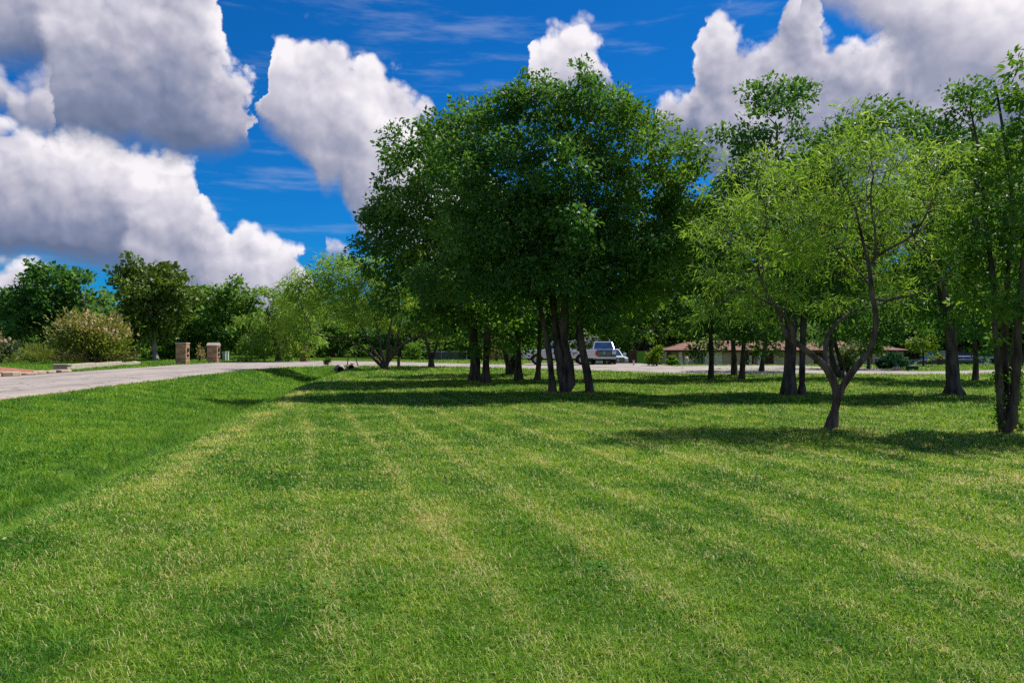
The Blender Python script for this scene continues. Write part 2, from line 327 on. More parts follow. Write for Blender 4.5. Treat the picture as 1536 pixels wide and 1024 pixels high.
# ------------------------------------------------------------------ grass blades, one stuff object
def build_grass():
    rg = np.random.RandomState(11)
    def sample(d0, d1, dens):
        half = lambda d: .75*d + 3.8
        n = int((half(d0)+half(d1))*(d1-d0)*dens)
        y = np.sqrt(rg.rand(n)*(d1**2-d0**2)+d0**2); x = (rg.rand(n)*2-1)*half(y)
        jx, jy = x+.9*(fbm(x, y, .8)-.5), y+.9*(fbm(x+70, y, .8)-.5); k = ~(inside(ROAD_POLY, jx, jy) | inside(PAD_POLY, x, y) | inside(DRIVE_POLY, x, y)); return x[k], y[k]
    V5, T5, V3, T3 = [], [], [], []
    rings = [(2.2, 5), (5, 6.5), (6.5, 8.5), (8.5, 11), (11, 14), (14, 18), (18, 23), (23, 29), (29, 37), (37, 46), (46, 60), (60, 76)]
    for d0, d1 in rings:
        dm = .5*(d0+d1); dens = 4700*min(1, (5/dm)**1.62)
        x, y = sample(d0, d1, dens); n = len(x); d = np.hypot(x, y)
        dry = dryness(x, y); s = x-ditch_x(y); left = sstep(2.0, .7, s+.9*(fbm(x, y, 1.1)-.5))*(y < 60)
        tall = 1 + 1.3*np.exp(-((s-.1)/.75)**2)*(y < 50)*(.5+vnoise(x, y, .9)) + .12*left
        tuft = vnoise(x, y, .16)
        L = (.028+.038*rg.rand(n)+.0016*d)*tall*(.5+.85*tuft); W = np.maximum(.0043, d*.00098)*(.7+.6*rg.rand(n))
        az = rg.rand(n)*2*np.pi; lean = np.clip(.95+.42*rg.randn(n), .1, 1.5)
        lean = lean*(1-.25*left)
        straw = (rg.rand(n) < .03+dry*.62); lean = np.where(straw, 1.0+.5*rg.rand(n), lean); L = np.where(straw, L*1.25, L); W = np.where(straw & (d > 3), W*.8, W); curl = .8*rg.randn(n)
        dirh = np.stack([np.cos(az), np.sin(az), 0*az], 1); side = np.stack([-np.sin(az), np.cos(az), 0*az], 1)
        up = np.array([0, 0, 1.0])
        base = np.stack([x, y, gz(x, y)-.004], 1)
        a1 = lean*.55; a2 = np.clip(lean*1.25, 0, 1.75)
        mid = base + (L*.55)[:, None]*(np.sin(a1)[:, None]*dirh + np.cos(a1)[:, None]*up)
        end = mid + (L*.5)[:, None]*(np.sin(a2)[:, None]*dirh + np.cos(a2)[:, None]*up) + (L*curl*.45)[:, None]*side
        w = (W*.5)[:, None]*side
        t = np.where(straw, .70+.3*rg.rand(n), np.clip(.08+.42*rg.rand(n)+.3*(dry-.25), 0, .62))
        t = np.where(left > .5, np.where(rg.rand(n) < .10*(.3+dry), .72, .08+.40*rg.rand(n)+.28*dry), t)
        t = np.clip(t + .13*(np.sin((x*.96+y*.28+.3*(fbm(x, y, 3.5)-.5)-2.72)*2*np.pi/1.02+np.pi) > .1)*sstep(-3, 1, x)*sstep(22, 9, y)*(t < .6) - .045*(t < .6) + (.38*(vnoise(x, y, .45)-.5)+.24*(fbm(x+40, y, 1.6)-.5))*(t < .65), 0, 1)
        if dm < 16:
            V5.append(np.stack([base-w, base+w, mid+w*.85, mid-w*.85, end], 1)); T5.append(t)
        else:
            V3.append(np.stack([base-w*1.2, base+w*1.2, end], 1)); T3.append(t)
    Q, TQ = [], []
    for i in range(14):
        py = 3.2+14*rg.rand()**1.3; px = (rg.rand()*2-1)*(.7*py+2); kk = rg.randint(40, 110); rr = .07+.16*rg.rand()
        if px < float(ditch_x(py))+1.5: continue
        x = px+rg.randn(kk)*rr; y = py+rg.randn(kk)*rr; c0 = np.stack([x, y, gz(x, y)+.022+.02*rg.rand(kk)], 1)
        az = rg.rand(kk)*6.283; al = np.stack([np.cos(az), np.sin(az), .25*rg.randn(kk)], 1); sd = np.stack([-np.sin(az), np.cos(az), .25*rg.randn(kk)], 1); sz_ = (.012+.012*rg.rand(kk))[:, None]
        Q.append(np.stack([c0-al*sz_, c0+sd*sz_*.8, c0+al*sz_, c0-sd*sz_*.8], 1)); TQ.append(.02+.22*rg.rand(kk))
    kk = 40; y = 6+20*rg.rand(kk); x = (rg.rand(kk)*2-1)*(.7*y+2); c0 = np.stack([x, y, gz(x, y)+.035], 1); az = rg.rand(kk)*6.283
    al = np.stack([np.cos(az), np.sin(az), .3*rg.randn(kk)], 1); sd = np.stack([-np.sin(az), np.cos(az), .3*rg.randn(kk)], 1); sz_ = (.018+.022*rg.rand(kk))[:, None]
    Q.append(np.stack([c0-al*sz_, c0+sd*sz_*.5, c0+al*sz_, c0-sd*sz_*.5], 1)); TQ.append(.74+.2*rg.rand(kk))
    Q = np.concatenate(Q); nq = len(Q)
    a = np.concatenate(V5); c = np.concatenate(V3); na, nc = len(a), len(c)
    V = np.concatenate([a.reshape(-1, 3), c.reshape(-1, 3), Q.reshape(-1, 3)])
    ia = np.arange(na)[:, None]*5; qa = np.concatenate([ia+[0, 1, 2, 3], ia+[3, 2, 4]], 1)     # 4 + 3 loops each
    ic = na*5 + np.arange(nc)[:, None]*3 + [0, 1, 2]
    iq = na*5 + nc*3 + np.arange(nq*4)
    sz = np.concatenate([np.tile([4, 3], na), np.full(nc, 3), np.full(nq, 4)])
    tt = np.concatenate([np.repeat(np.concatenate(T5), 2), np.concatenate(T3), np.concatenate(TQ)])
    print('grass blades', na, nc)
    return np_mesh('grass', V, np.concatenate([qa.ravel(), ic.ravel(), iq]), sz, {'tint': tt})
gm = leaf_mat('grass_blade', [(0, (.042, .170, .016)), (.2, (.125, .315, .024)), (.45, (.275, .455, .036)), (.64, (.43, .54, .075)), (.72, (.52, .49, .16)), (1, (.76, .67, .33))], .4, .6, tcol=(1.1, 1.1, .6))
tag(link_mesh('grass', build_grass(), gm), 'mown lawn grass with straw coloured clippings', 'grass', kind='stuff')
# ------------------------------------------------------------------ trees
def resample(pts, step):
    p = np.array([q[:3] for q in pts], float); r = np.array([q[3] for q in pts], float)
    if len(p) > 2:
        pr = catmull(np.hstack([p, r[:, None]]), 6); p, r = pr[:, :3], pr[:, 3]
    s = np.concatenate([[0], np.cumsum(np.linalg.norm(np.diff(p, axis=0), axis=1))]); n = max(2, int(round(s[-1]/step))+1)
    t = np.linspace(0, s[-1], n)
    return np.stack([np.interp(t, s, p[:, i]) for i in range(3)], 1), np.interp(t, s, r)

def grow(stems, attr, step, kill, rg, wob=.25, trop=.05, infl=1e9, iters=110):
    """space colonisation from the given stems towards the attraction points"""
    pos, par, rad, fixed = [], [], [], []
    for st in stems:
        p, r = resample(st, step)
        a = -1
        if pos:
            dd = np.linalg.norm(np.array(pos)-p[0], axis=1); k = int(dd.argmin())
            if dd[k] < .6: a = k
        s0 = 1 if a >= 0 else 0
        for i in range(s0, len(p)):
            pos.append(p[i]); par.append(a if i == s0 else len(pos)-2); rad.append(r[i]); fixed.append(True)
    pos = np.array(pos); A = attr.copy(); nf = len(pos)
    d = np.linalg.norm(A[:, None]-pos[None], axis=2); near = d.argmin(1); dist = d.min(1)
    P_ = list(pos); last = {}
    for it in range(iters):
        ok = dist > kill; A, near, dist = A[ok], near[ok], dist[ok]
        if len(A) < 3: break
        new = []; use = dist < infl
        for k in np.unique(near[use]):
            v = A[(near == k) & use]-P_[k]; v /= np.linalg.norm(v, axis=1, keepdims=True)
            g = v.mean(0); g += rg.randn(3)*wob; g[2] += trop
            nn = np.linalg.norm(g)
            if nn < 1e-6: continue
            if last.get(k, 0) >= 3: continue
            last[k] = last.get(k, 0)+1
            new.append((P_[k]+g/nn*step, k))
        if not new: break
        b = len(P_)
        for q, k in new: P_.append(q); par.append(k); rad.append(0); fixed.append(False)
        nd = np.linalg.norm(A[:, None]-np.array([q for q, _ in new])[None], axis=2); j = nd.argmin(1); m = nd.min(1)
        better = m < dist; near = np.where(better, b+j, near); dist = np.where(better, m, dist)
    return np.array(P_), np.array(par), np.array(rad), np.array(fixed)

def tree_meshes(stems, blobs, leaf, seed, nclump=40, nattr=500, step=.4, kill=.5, sig=.5, sides=7, shell=.55, wob=.25, flare=.5, tip=.008, infl=1e9, trop=.05):
    """stems: polylines of (x,y,z,r); blobs: (cx,cy,cz,rx,ry,rz) crown envelopes; leaf: dict. All relative to the base."""
    rg = np.random.RandomState(seed)
    B = np.array(blobs, float); vol = B[:, 3]*B[:, 4]*B[:, 5]; pick = rg.choice(len(B), nclump, p=vol/vol.sum())
    u = rg.randn(nclump, 3); u /= np.linalg.norm(u, axis=1, keepdims=True); rr = shell+(1-shell)*rg.rand(nclump)**.6
    inner = rg.rand(nclump) < .25; rr = np.where(inner, rr*rg.rand(nclump), rr)
    C = B[pick, :3] + u*rr[:, None]*B[pick, 3:]
    k = rg.randint(0, nclump, nattr); At = C[k] + rg.randn(nattr, 3)*sig*np.array([1, 1, .75])
    pos, par, rad, fixed = grow(stems, At, step, kill, rg, wob, infl=infl, trop=trop)
    n = len(pos); ch = [[] for _ in range(n)]
    for i in range(n):
        if par[i] >= 0: ch[par[i]].append(i)
    r = np.zeros(n); hgt = np.zeros(n, int)
    for i in range(n-1, -1, -1):                       # children always come later than parents
        r[i] = tip if not ch[i] else max(tip, sum(r[c]**2.3 for c in ch[i])**(1/2.3))
        hgt[i] = 0 if not ch[i] else 1+max(hgt[c] for c in ch[i])
    for i in range(n):
        if fixed[i]: r[i] = max(rad[i], tip)
        elif par[i] >= 0: r[i] = min(r[i], r[par[i]]*.86)
    # flare at the foot
    z0 = min(pos[i][2] for i in range(n) if par[i] < 0)
    for i in range(n):
        if fixed[i]: r[i] *= 1+flare*math.exp(-(pos[i][2]-z0)/.28)
    V, Fc, base = [], [], 0
    def chain(start, parent):
        idx = [] if parent < 0 else [parent]; c = start
        while True:
            idx.append(c)
            if not ch[c]: break
            kids = sorted(ch[c], key=lambda q: -r[q]); 
            for o in kids[1:]: todo.append((o, c))
            c = kids[0]
        return idx
    todo = [(i, -1) for i in range(n) if par[i] < 0]
    while todo:
        s, p = todo.pop(); idx = chain(s, p)
        if len(idx) < 2: continue
        rr_ = r[idx].copy()
        if p >= 0: rr_[0] = min(rr_[0], rr_[1]*1.25)
        sd = sides if rr_.max() > .05 else (5 if rr_.max() > .02 else 3)
        wb = 1+.10*rg.randn(len(idx))*(rr_ > .06)
        v, f = tube_rings(pos[idx], rr_*wb, sd)
        V.append(v); Fc += [tuple(q+base for q in t) for t in f]; base += len(v)
    V = np.concatenate(V); Fa = np.array(Fc)
    trunk = np_mesh('trunk', V, Fa.ravel(), np.full(len(Fa), 4), smooth=True)
    # leaves round the thin twigs
    tw = np.array([i for i in range(n) if (not fixed[i]) and hgt[i] <= leaf.get('reach', 2)])
    outd = pos[tw]-pos[par[tw]]; outd /= np.maximum(np.linalg.norm(outd, axis=1, keepdims=True), 1e-6)
    k = leaf['per']; N = len(tw)*k; c = np.repeat(pos[tw], k, 0); od = np.repeat(outd, k, 0)
    q = rg.randn(N, 3); q /= np.linalg.norm(q, axis=1, keepdims=True); rad_ = leaf['cr']*rg.rand(N)**.5
    ctr = c + q*rad_[:, None]*np.array([1, 1, .7]) + od*leaf['cr']*.35
    a = q*.7 + od*.5 + rg.randn(N, 3)*.5; a[:, 2] -= leaf.get('droop', .25); a /= np.linalg.norm(a, axis=1, keepdims=True)
    nn = rg.randn(N, 3)*.75; nn[:, 2] += leaf.get('flat', .8); w = np.cross(a, nn); w /= np.maximum(np.linalg.norm(w, axis=1, keepdims=True), 1e-6)
    nrm = np.cross(w, a)
    L = leaf['L']*(.5+1.0*rg.rand(N)); W = L*leaf['asp']*(.8+.4*rg.rand(N))
    L, W = L[:, None], W[:, None]
    b = ctr-a*L*.4
    pts = np.stack([b, b+a*L*.45+w*W*.5+nrm*L*.06, b+a*L-nrm*L*.10, b+a*L*.45-w*W*.5+nrm*L*.06], 1).reshape(-1, 3)
    ct = np.repeat(rg.rand(len(tw)), k)
    cl = .5+.5*np.sin(ctr[:, 0]*1.9+seed)*np.sin(ctr[:, 1]*1.7+2*seed)*np.sin(ctr[:, 2]*2.3)
    tint = np.clip(.45*rg.rand(N)+.25*ct+.3*cl+leaf.get('bias', 0), 0, 1)
    crown = np_mesh('crown', pts, np.arange(N*4), np.full(N, 4), {'tint': tint})
    return trunk, crown, N
NLEAF = [0]
def tree(name, label, base, stems, blobs, leaf, bark, lmat, seed, group=None, cat='tree', **kw):
    """base (x,y); stems and blobs given in world metres"""
    bx, by = base; bz = float(gz(bx, by))-.03
    rel = lambda q: (q[0]-bx, q[1]-by, q[2]-bz, *q[3:])
    t, c, N = tree_meshes([[rel(q) for q in s] for s in stems], [rel(q) for q in blobs], leaf, seed, **kw); NLEAF[0] += N
    root = empty(name, (bx, by, bz)); tag(root, label, cat, group)
    link_mesh('trunk', t, M[bark], root); link_mesh('crown', c, M[lmat], root)
    return root
def S(d, *pts):
    """stem from photo points (px, py, radius m[, extra depth])"""
    out = []
    for q in pts:
        dd = d+(q[3] if len(q) > 3 else 0); p = P(q[0], q[1], dd); out.append((p[0], p[1], p[2], q[2]))
    return out
def Bl(d, px, py, rx, ry, dy=0.0, ryd=None):
    """crown ellipsoid: photo centre, photo half-width and half-height, depth offset, half-depth in metres"""
    dd = d+dy; p = P(px, py, dd); s = dd/F; k = .14 if d < 16 else .44 if d < 45 else .6
    a, b = max(rx*s-k, rx*s*.45), max(ry*s-k*.9, ry*s*.4)     # the leaf sprays reach beyond the envelope by about k
    return (p[0], p[1], p[2], a, ryd if ryd else a*.9, b)
# ------------------------------------------------------------------ the trees one can tell apart
def dz(py): return F*EYE/(py-HZ)               # distance of a ground point seen at a photo row
OAK = dict(per=80, cr=.52, L=.15, asp=.52, flat=.7, droop=.25)
OAKD = dict(per=72, cr=.60, L=.185, asp=.55, flat=.7, droop=.3)
MES = dict(per=30, cr=.33, L=.16, asp=.125, flat=.5, droop=.30, reach=2)
FAR = dict(per=16, cr=.95, L=.46, asp=.6, flat=.7, droop=.25)
g1, g2 = 'shade trees in the dark clump in front of the trucks', 'trees scattered over the lawn by the house'
d = 25
tree('shade_tree', 'tallest dark green tree of the clump, on a thick trunk forked from the ground', (gx(852, d), d),
     [S(d, (847,589,.16), (843,560,.155), (838,530,.15), (834,498,.14,.2), (828,440,.12,.3), (815,360,.10,.5), (800,290,.07,.8)),
      S(d, (857,590,.175,-.1), (855,560,.165), (850,530,.16), (846,500,.15,-.2), (850,440,.13,-.3), (870,360,.11,-.3), (885,280,.07,-.2))],
     [Bl(d, 805,180,70,65,.3), Bl(d, 875,200,90,80,-.2), Bl(d, 820,290,120,110,-.4), Bl(d, 920,300,95,100,-.1), Bl(d, 845,400,140,85,-.6), Bl(d, 890,165,75,34), Bl(d, 800,158,60,36,.2), Bl(d, 800,465,85,32,-.7), Bl(d, 890,470,50,24,-.4)],
     OAK, 'bark_dark', 'leaf_dark', 1, g1, nclump=140, nattr=1900, step=.36, kill=.42, sig=.44, sides=10, flare=.2)
tree('shade_tree', 'dark trunk leaning sharply towards the forked tree, just before the parked silver truck', (gx(885, d), d),
     [S(d, (885,590,.145), (882,565,.14), (876,535,.135), (870,500,.13), (872,450,.115), (892,390,.10), (930,320,.07))],
     [Bl(d, 955,240,75,80), Bl(d, 990,310,85,95,.4), Bl(d, 950,390,90,60,-.2), Bl(d, 1020,260,45,50,.3), Bl(d, 940,165,50,45,.2), Bl(d, 985,420,60,45,.5), Bl(d, 930,450,60,32,.3)],
     OAK, 'bark_dark', 'leaf_mid', 2, g1, nclump=85, nattr=1150, step=.36, kill=.42, sig=.44, sides=9, flare=.25)
tree('shade_tree', 'slim dark trunk standing close beside the forked trunk in the clump', (gx(827, d), d),
     [S(d, (829,590,.11), (827,560,.105), (822,520,.10), (812,470,.09), (790,400,.08), (765,330,.06))],
     [Bl(d, 745,205,58,55,.2), Bl(d, 720,270,80,80), Bl(d, 760,350,90,80,-.4), Bl(d, 715,400,80,70,-.2), Bl(d, 770,150,35,35)],
     OAK, 'bark_dark', 'leaf_dark', 3, g1, nclump=75, nattr=1000, step=.36, kill=.42, sig=.44, sides=8)
d = 32.6
tree('shade_tree', 'outermost dark trunk of the clump beside the chain-link fence, with a broad drooping crown', (gx(712, d), d),
     [S(d, (711,571.5,.21), (713,545,.20), (710,515,.18), (706,470,.15), (680,400,.11), (650,330,.07))],
     [Bl(d, 625,270,55,60), Bl(d, 655,225,45,45), Bl(d, 625,350,75,65,-.3), Bl(d, 622,425,52,52,-.4), Bl(d, 690,440,65,60,-.6), Bl(d, 588,310,26,42), Bl(d, 695,478,50,22,-.6)],
     OAKD, 'bark_dark', 'leaf_dark', 4, g1, nclump=74, nattr=950, step=.42, kill=.5, sig=.5, sides=9)
d = 30.6
tree('shade_tree', 'straight dark trunk a step in front of the outermost trunk of the clump', (gx(729, d), d),
     [S(d, (729,575,.16), (729,540,.15), (731,505,.14), (728,450,.12), (715,370,.10), (700,280,.06))],
     [Bl(d, 690,215,48,48), Bl(d, 680,290,70,70), Bl(d, 700,380,80,70,-.3), Bl(d, 720,460,65,38,-.3), Bl(d, 735,502,55,22,-.5)],
     OAKD, 'bark_dark', 'leaf_mid', 5, g1, nclump=62, nattr=780, step=.42, kill=.5, sig=.5, sides=8)
d = 39
tree('shade_tree', 'twin dark trunks leaning apart, deepest in the clump before the white pickup', (gx(766, d), d),
     [S(d, (764,562.5,.17), (762,545,.16), (757,520,.15), (752,480,.13), (740,420,.09)), S(d, (770,562,.2,.3), (771,540,.19,.3), (769,515,.17,.3), (768,470,.14,.4), (775,400,.09,.5))],
     [Bl(d, 745,410,85,80), Bl(d, 800,390,80,80,.5), Bl(d, 770,485,80,40)],
     OAKD, 'bark_dark', 'leaf_dark', 6, g1, nclump=40, nattr=480, step=.5, kill=.6, sig=.55)
d = 33
tree('shade_tree', 'single straight dark trunk in the middle of the clump, beside the leaning twin trunks', (gx(778, d), d),
     [S(d, (778,571,.15), (778,545,.135), (777,515,.125), (778,460,.10), (785,390,.07))],
     [Bl(d, 790,420,75,65), Bl(d, 790,350,70,70), Bl(d, 770,492,60,34)],
     OAKD, 'bark_dark', 'leaf_dark', 7, g1, nclump=34, nattr=420, step=.42, kill=.52, sig=.5)
tree('shade_tree', 'thin brown trunk crossing in front of the front wheel of the white pickup', (gx(807, d-.2), d-.2),
     [S(d-.2, (806,571,.12), (808,545,.11), (809,515,.10), (812,460,.085), (830,390,.06))],
     [Bl(d, 840,430,80,60), Bl(d, 880,400,80,70,.5), Bl(d, 825,484,60,26), Bl(d, 930,440,60,45,.6)],
     OAKD, 'bark_brown', 'leaf_mid', 8, g1, nclump=36, nattr=450, step=.42, kill=.52, sig=.5)
# --- right-hand part of the lawn
d = 23.6
tree('shade_tree', 'thick straight dark trunk behind the mesquite, crown rising to the highest tuft there', (gx(1183, d), d),
     [S(d, (1183,593,.23), (1184,560,.205), (1186,520,.19), (1186,470,.18), (1182,400,.15), (1172,310,.11), (1165,230,.06), (1166,190,.03))],
     [Bl(d, 1168,142,50,46), Bl(d, 1160,205,75,58), Bl(d, 1130,290,75,60,.4), Bl(d, 1200,280,75,70,.6), Bl(d, 1130,380,85,70,.5), Bl(d, 1220,390,80,70,.7), Bl(d, 1160,455,90,40,.3), Bl(d, 1140,492,60,18,.3)],
     OAK, 'bark_dark', 'leaf_dark', 9, g2, nclump=80, nattr=1000, step=.38, kill=.45, sig=.42, sides=10, shell=.45, flare=.25)
tree('shade_tree', 'narrow dark trunk close beside the thick straight trunk behind the mesquite', (gx(1203, d), d),
     [S(d, (1203,592,.115), (1203,560,.105), (1204,520,.10), (1207,460,.09), (1222,380,.07), (1240,300,.05))],
     [Bl(d, 1245,250,70,60,.6), Bl(d, 1275,320,75,70,.8), Bl(d, 1260,410,80,60,.8), Bl(d, 1285,205,50,34,.6), Bl(d, 1235,200,45,30,.6), Bl(d, 1255,480,70,30,.8)],
     OAK, 'bark_dark', 'leaf_dark', 10, g2, nclump=46, nattr=560, step=.38, kill=.46, sig=.42)
tree('shade_tree', 'stout dark trunk with a widely flared foot, alone on open lawn', (gx(1430, d), d),
     [S(d, (1431,594,.205), (1429,560,.185), (1427,520,.175), (1424,480,.18), (1412,430,.14), (1395,350,.10), (1380,260,.06)),
      S(d, (1424,484,.15), (1440,440,.13), (1458,370,.10), (1465,280,.07), (1460,200,.04))],
     [Bl(d, 1390,180,50,36), Bl(d, 1335,200,45,30,.3), Bl(d, 1450,170,60,50,.2), Bl(d, 1400,280,85,70,.5), Bl(d, 1480,280,70,80,.3), Bl(d, 1420,380,95,65,.2), Bl(d, 1500,400,60,60,.2), Bl(d, 1440,455,90,35,.6), Bl(d, 1345,330,50,70,.9)],
     OAK, 'bark_dark', 'leaf_dark', 11, g2, nclump=80, nattr=1000, step=.38, kill=.45, sig=.42, sides=11, shell=.45, flare=.7)
d = 33
tree('shade_tree', 'slender dark trunk beyond the stout flared trunk, near the road', (gx(1463, d), d),
     [S(d, (1463,571,.12), (1464,540,.10), (1462,505,.09), (1466,440,.08), (1480,360,.05))],
     [Bl(d, 1500,260,75,65), Bl(d, 1540,350,70,70), Bl(d, 1455,300,60,60), Bl(d, 1480,400,75,65), Bl(d, 1440,490,60,38), Bl(d, 1510,500,60,30), Bl(d, 1520,450,55,50), Bl(d, 1490,320,60,50)],
     OAKD, 'bark_brown', 'leaf_dark', 12, g2, nclump=70, nattr=760, step=.45, kill=.55, sig=.5)
d = 34.3
tree('shade_tree', 'straight slim trunk with a dark drooping crown before the tan house garage', (gx(1066, d), d),
     [S(d, (1066,569,.125), (1067,540,.11), (1066,510,.10), (1065,450,.085), (1060,380,.055))],
     [Bl(d, 1050,400,65,55), Bl(d, 1020,470,50,42), Bl(d, 1085,480,50,35), Bl(d, 1045,503,55,18,-.3), Bl(d, 1060,335,50,50), Bl(d, 1010,360,45,50,.5)],
     OAKD, 'bark_dark', 'leaf_dark', 13, g2, nclump=40, nattr=480, step=.45, kill=.55, sig=.5)
d = 38.5
tree('shade_tree', 'trunk shaded dark, standing at the road edge behind the sunlit brown trunk', (gx(1101, d), d),
     [S(d, (1101,563,.15), (1101,540,.14), (1099,505,.12), (1098,450,.10), (1095,390,.06))],
     [Bl(d, 1095,410,60,55), Bl(d, 1110,470,50,32), Bl(d, 1120,350,55,50)],
     OAKD, 'bark_dark', 'leaf_dark', 14, g2, nclump=30, nattr=340, step=.5, kill=.6, sig=.55)
d = 34
tree('shade_tree', 'sunlit brown trunk with bright green low sprays, before the brick front of the house', (gx(1113, d), d),
     [S(d, (1112,570,.13), (1114,545,.115), (1116,510,.10), (1122,460,.08), (1124,400,.05))],
     [Bl(d, 1135,500,40,20), Bl(d, 1128,420,55,50), Bl(d, 1100,370,50,50), Bl(d, 1150,450,40,30)],
     OAKD, 'bark_brown', 'leaf_mid', 15, g2, nclump=32, nattr=340, step=.45, kill=.55, sig=.5)
d = 44
tree('shade_tree', 'thin leaning trunk on the far verge before the brown garage door', (gx(1143, d), d),
     [S(d, (1142,557.5,.13), (1144,540,.12), (1149,515,.11), (1158,470,.09), (1165,420,.06))],
     [Bl(d, 1165,430,65,55), Bl(d, 1150,498,52,22), Bl(d, 1105,505,45,16), Bl(d, 1200,470,50,35)],
     OAKD, 'bark_dark', 'leaf_dark', 16, g2, nclump=30, nattr=330, step=.5, kill=.62, sig=.6)
d = 35
tree('shade_tree', 'curved dark twin stems behind the pale shrub, seen through the mesquite fork', (gx(1258, d), d),
     [S(d, (1262,567,.2), (1250,550,.15), (1247,525,.12), (1246,490,.10), (1252,430,.07)), S(d, (1262,566,.15), (1262,545,.12,.3), (1254,520,.11,.3), (1249,490,.10,.3), (1270,420,.06,.3))],
     [Bl(d, 1260,420,70,55), Bl(d, 1285,495,60,26), Bl(d, 1320,440,60,50,.5)],
     OAKD, 'bark_dark', 'leaf_dark', 17, g2, nclump=34, nattr=380, step=.45, kill=.55, sig=.5)
d = 49
tree('shade_tree', 'thin dark trunk on the far verge before the grey garage wall', (gx(1303, d), d),
     [S(d, (1303,553.5,.10), (1303,535,.09), (1302,510,.08), (1305,470,.06))],
     [Bl(d, 1310,470,55,40), Bl(d, 1350,450,55,45), Bl(d, 1330,505,60,19), Bl(d, 1265,505,55,17), Bl(d, 1220,502,50,18,1.5)],
     OAKD, 'bark_dark', 'leaf_dark', 18, g2, nclump=28, nattr=300, step=.55, kill=.65, sig=.6)
d = 54
tree('young_tree', 'small bright lime green tree on a thin stake-like trunk by the far road edge', (gx(1385, d), d),
     [S(d, (1385,550,.07), (1385,535,.06), (1384,518,.05), (1385,503,.03))],
     [Bl(d, 1385,518,26,18), Bl(d, 1390,505,17,10), Bl(d, 1398,528,16,10)],
     dict(per=26, cr=.32, L=.20, asp=.5, flat=.7), 'bark_dark', 'leaf_lime', 19, nclump=26, nattr=220, step=.3, kill=.34, sig=.3)
# --- the feathery hero tree
d = 13.9
tree('mesquite_tree', 'feathery bright green tree with a low forking trunk, nearest the viewer', (gx(1247, d), d),
     [S(d, (1246,646,0.0924), (1251,620,0.0836), (1256,592,0.0792), (1250,572,0.0748), (1243,556,0.0704), (1228,540,0.0616), (1211,527,0.0546), (1196,515,0.0493), (1182,506,0.0440,.1), (1174,490,0.0396,.2), (1166,465,0.0352,.3), (1148,432,0.0299,.4), (1135,405,0.0246,.5), (1112,380,0.0194,.5)),
      S(d, (1186,509,0.0396,.1), (1189,495,0.0370), (1180,478,0.0317,-.1), (1168,462,0.0282,-.2), (1160,458,0.0264,-.3), (1140,448,0.0176,-.5)),
      S(d, (1244,557,0.0546), (1240,540,0.0510,.1), (1238,520,0.0475,.2), (1243,500,0.0440,.3), (1254,486,0.0405,.4), (1266,475,0.0370,.5), (1282,466,0.0264,.7), (1300,462,0.0176,.9)),
      S(d, (1255,594,0.0686), (1270,570,0.0634), (1288,545,0.0598,-.1), (1304,528,0.0563,-.1), (1312,500,0.0510,-.2), (1314,470,0.0475,-.2), (1310,452,0.0440,-.2), (1306,420,0.0396,-.1), (1303,395,0.0352), (1295,365,0.0290,.1), (1285,320,0.0229,.2), (1276,300,0.0176,.3), (1262,270,0.0123,.3)),
      S(d, (1304,398,0.0299), (1314,380,0.0282,-.2), (1312,340,0.0229,-.3), (1306,300,0.0176,-.4), (1310,260,0.0123,-.4)),
      S(d, (1313,382,0.0264,-.2), (1340,370,0.0246,-.4), (1372,350,0.0211,-.5), (1392,315,0.0158,-.6), (1400,290,0.0106,-.6)),
      S(d, (1312,455,0.0299,-.2), (1345,447,0.0246,-.4), (1380,440,0.0176,-.6), (1410,425,0.0123,-.7)),
      S(d, (1308,430,0.0264,-.1), (1290,410,0.0229,.3), (1265,385,0.0194,.6), (1240,360,0.0158,.8), (1215,330,0.0106,.9)),
      S(d, (1140,418,0.0246,.45), (1135,380,0.0194,.3), (1150,340,0.0158,.2), (1145,295,0.0106,.1))],
     [Bl(d, 1105,335,70,60,.2), Bl(d, 1090,420,55,45,.2), Bl(d, 1160,275,70,50,.6), Bl(d, 1250,265,80,45,.6), Bl(d, 1330,240,70,42,-.2), Bl(d, 1385,285,55,50,-.5), Bl(d, 1400,365,48,48,-.4), Bl(d, 1305,330,85,70,.7), Bl(d, 1200,360,85,65,.8), Bl(d, 1160,445,50,36,.4), Bl(d, 1335,420,50,36,.4), Bl(d, 1352,192,34,20,-.2), Bl(d, 1285,222,60,34,.3), Bl(d, 1420,310,38,44,-.5), Bl(d, 1235,440,50,28,.9), Bl(d, 1420,445,36,24,-.5), Bl(d, 1085,465,36,24,.3), Bl(d, 1370,470,34,16,-.3), Bl(d, 1295,515,24,22,.3)],
     MES, 'bark_mesq', 'leaf_mesq', 20, nclump=130, nattr=1900, step=.20, kill=.23, sig=.26, sides=10, shell=.3, flare=.45, tip=.009, wob=.35)
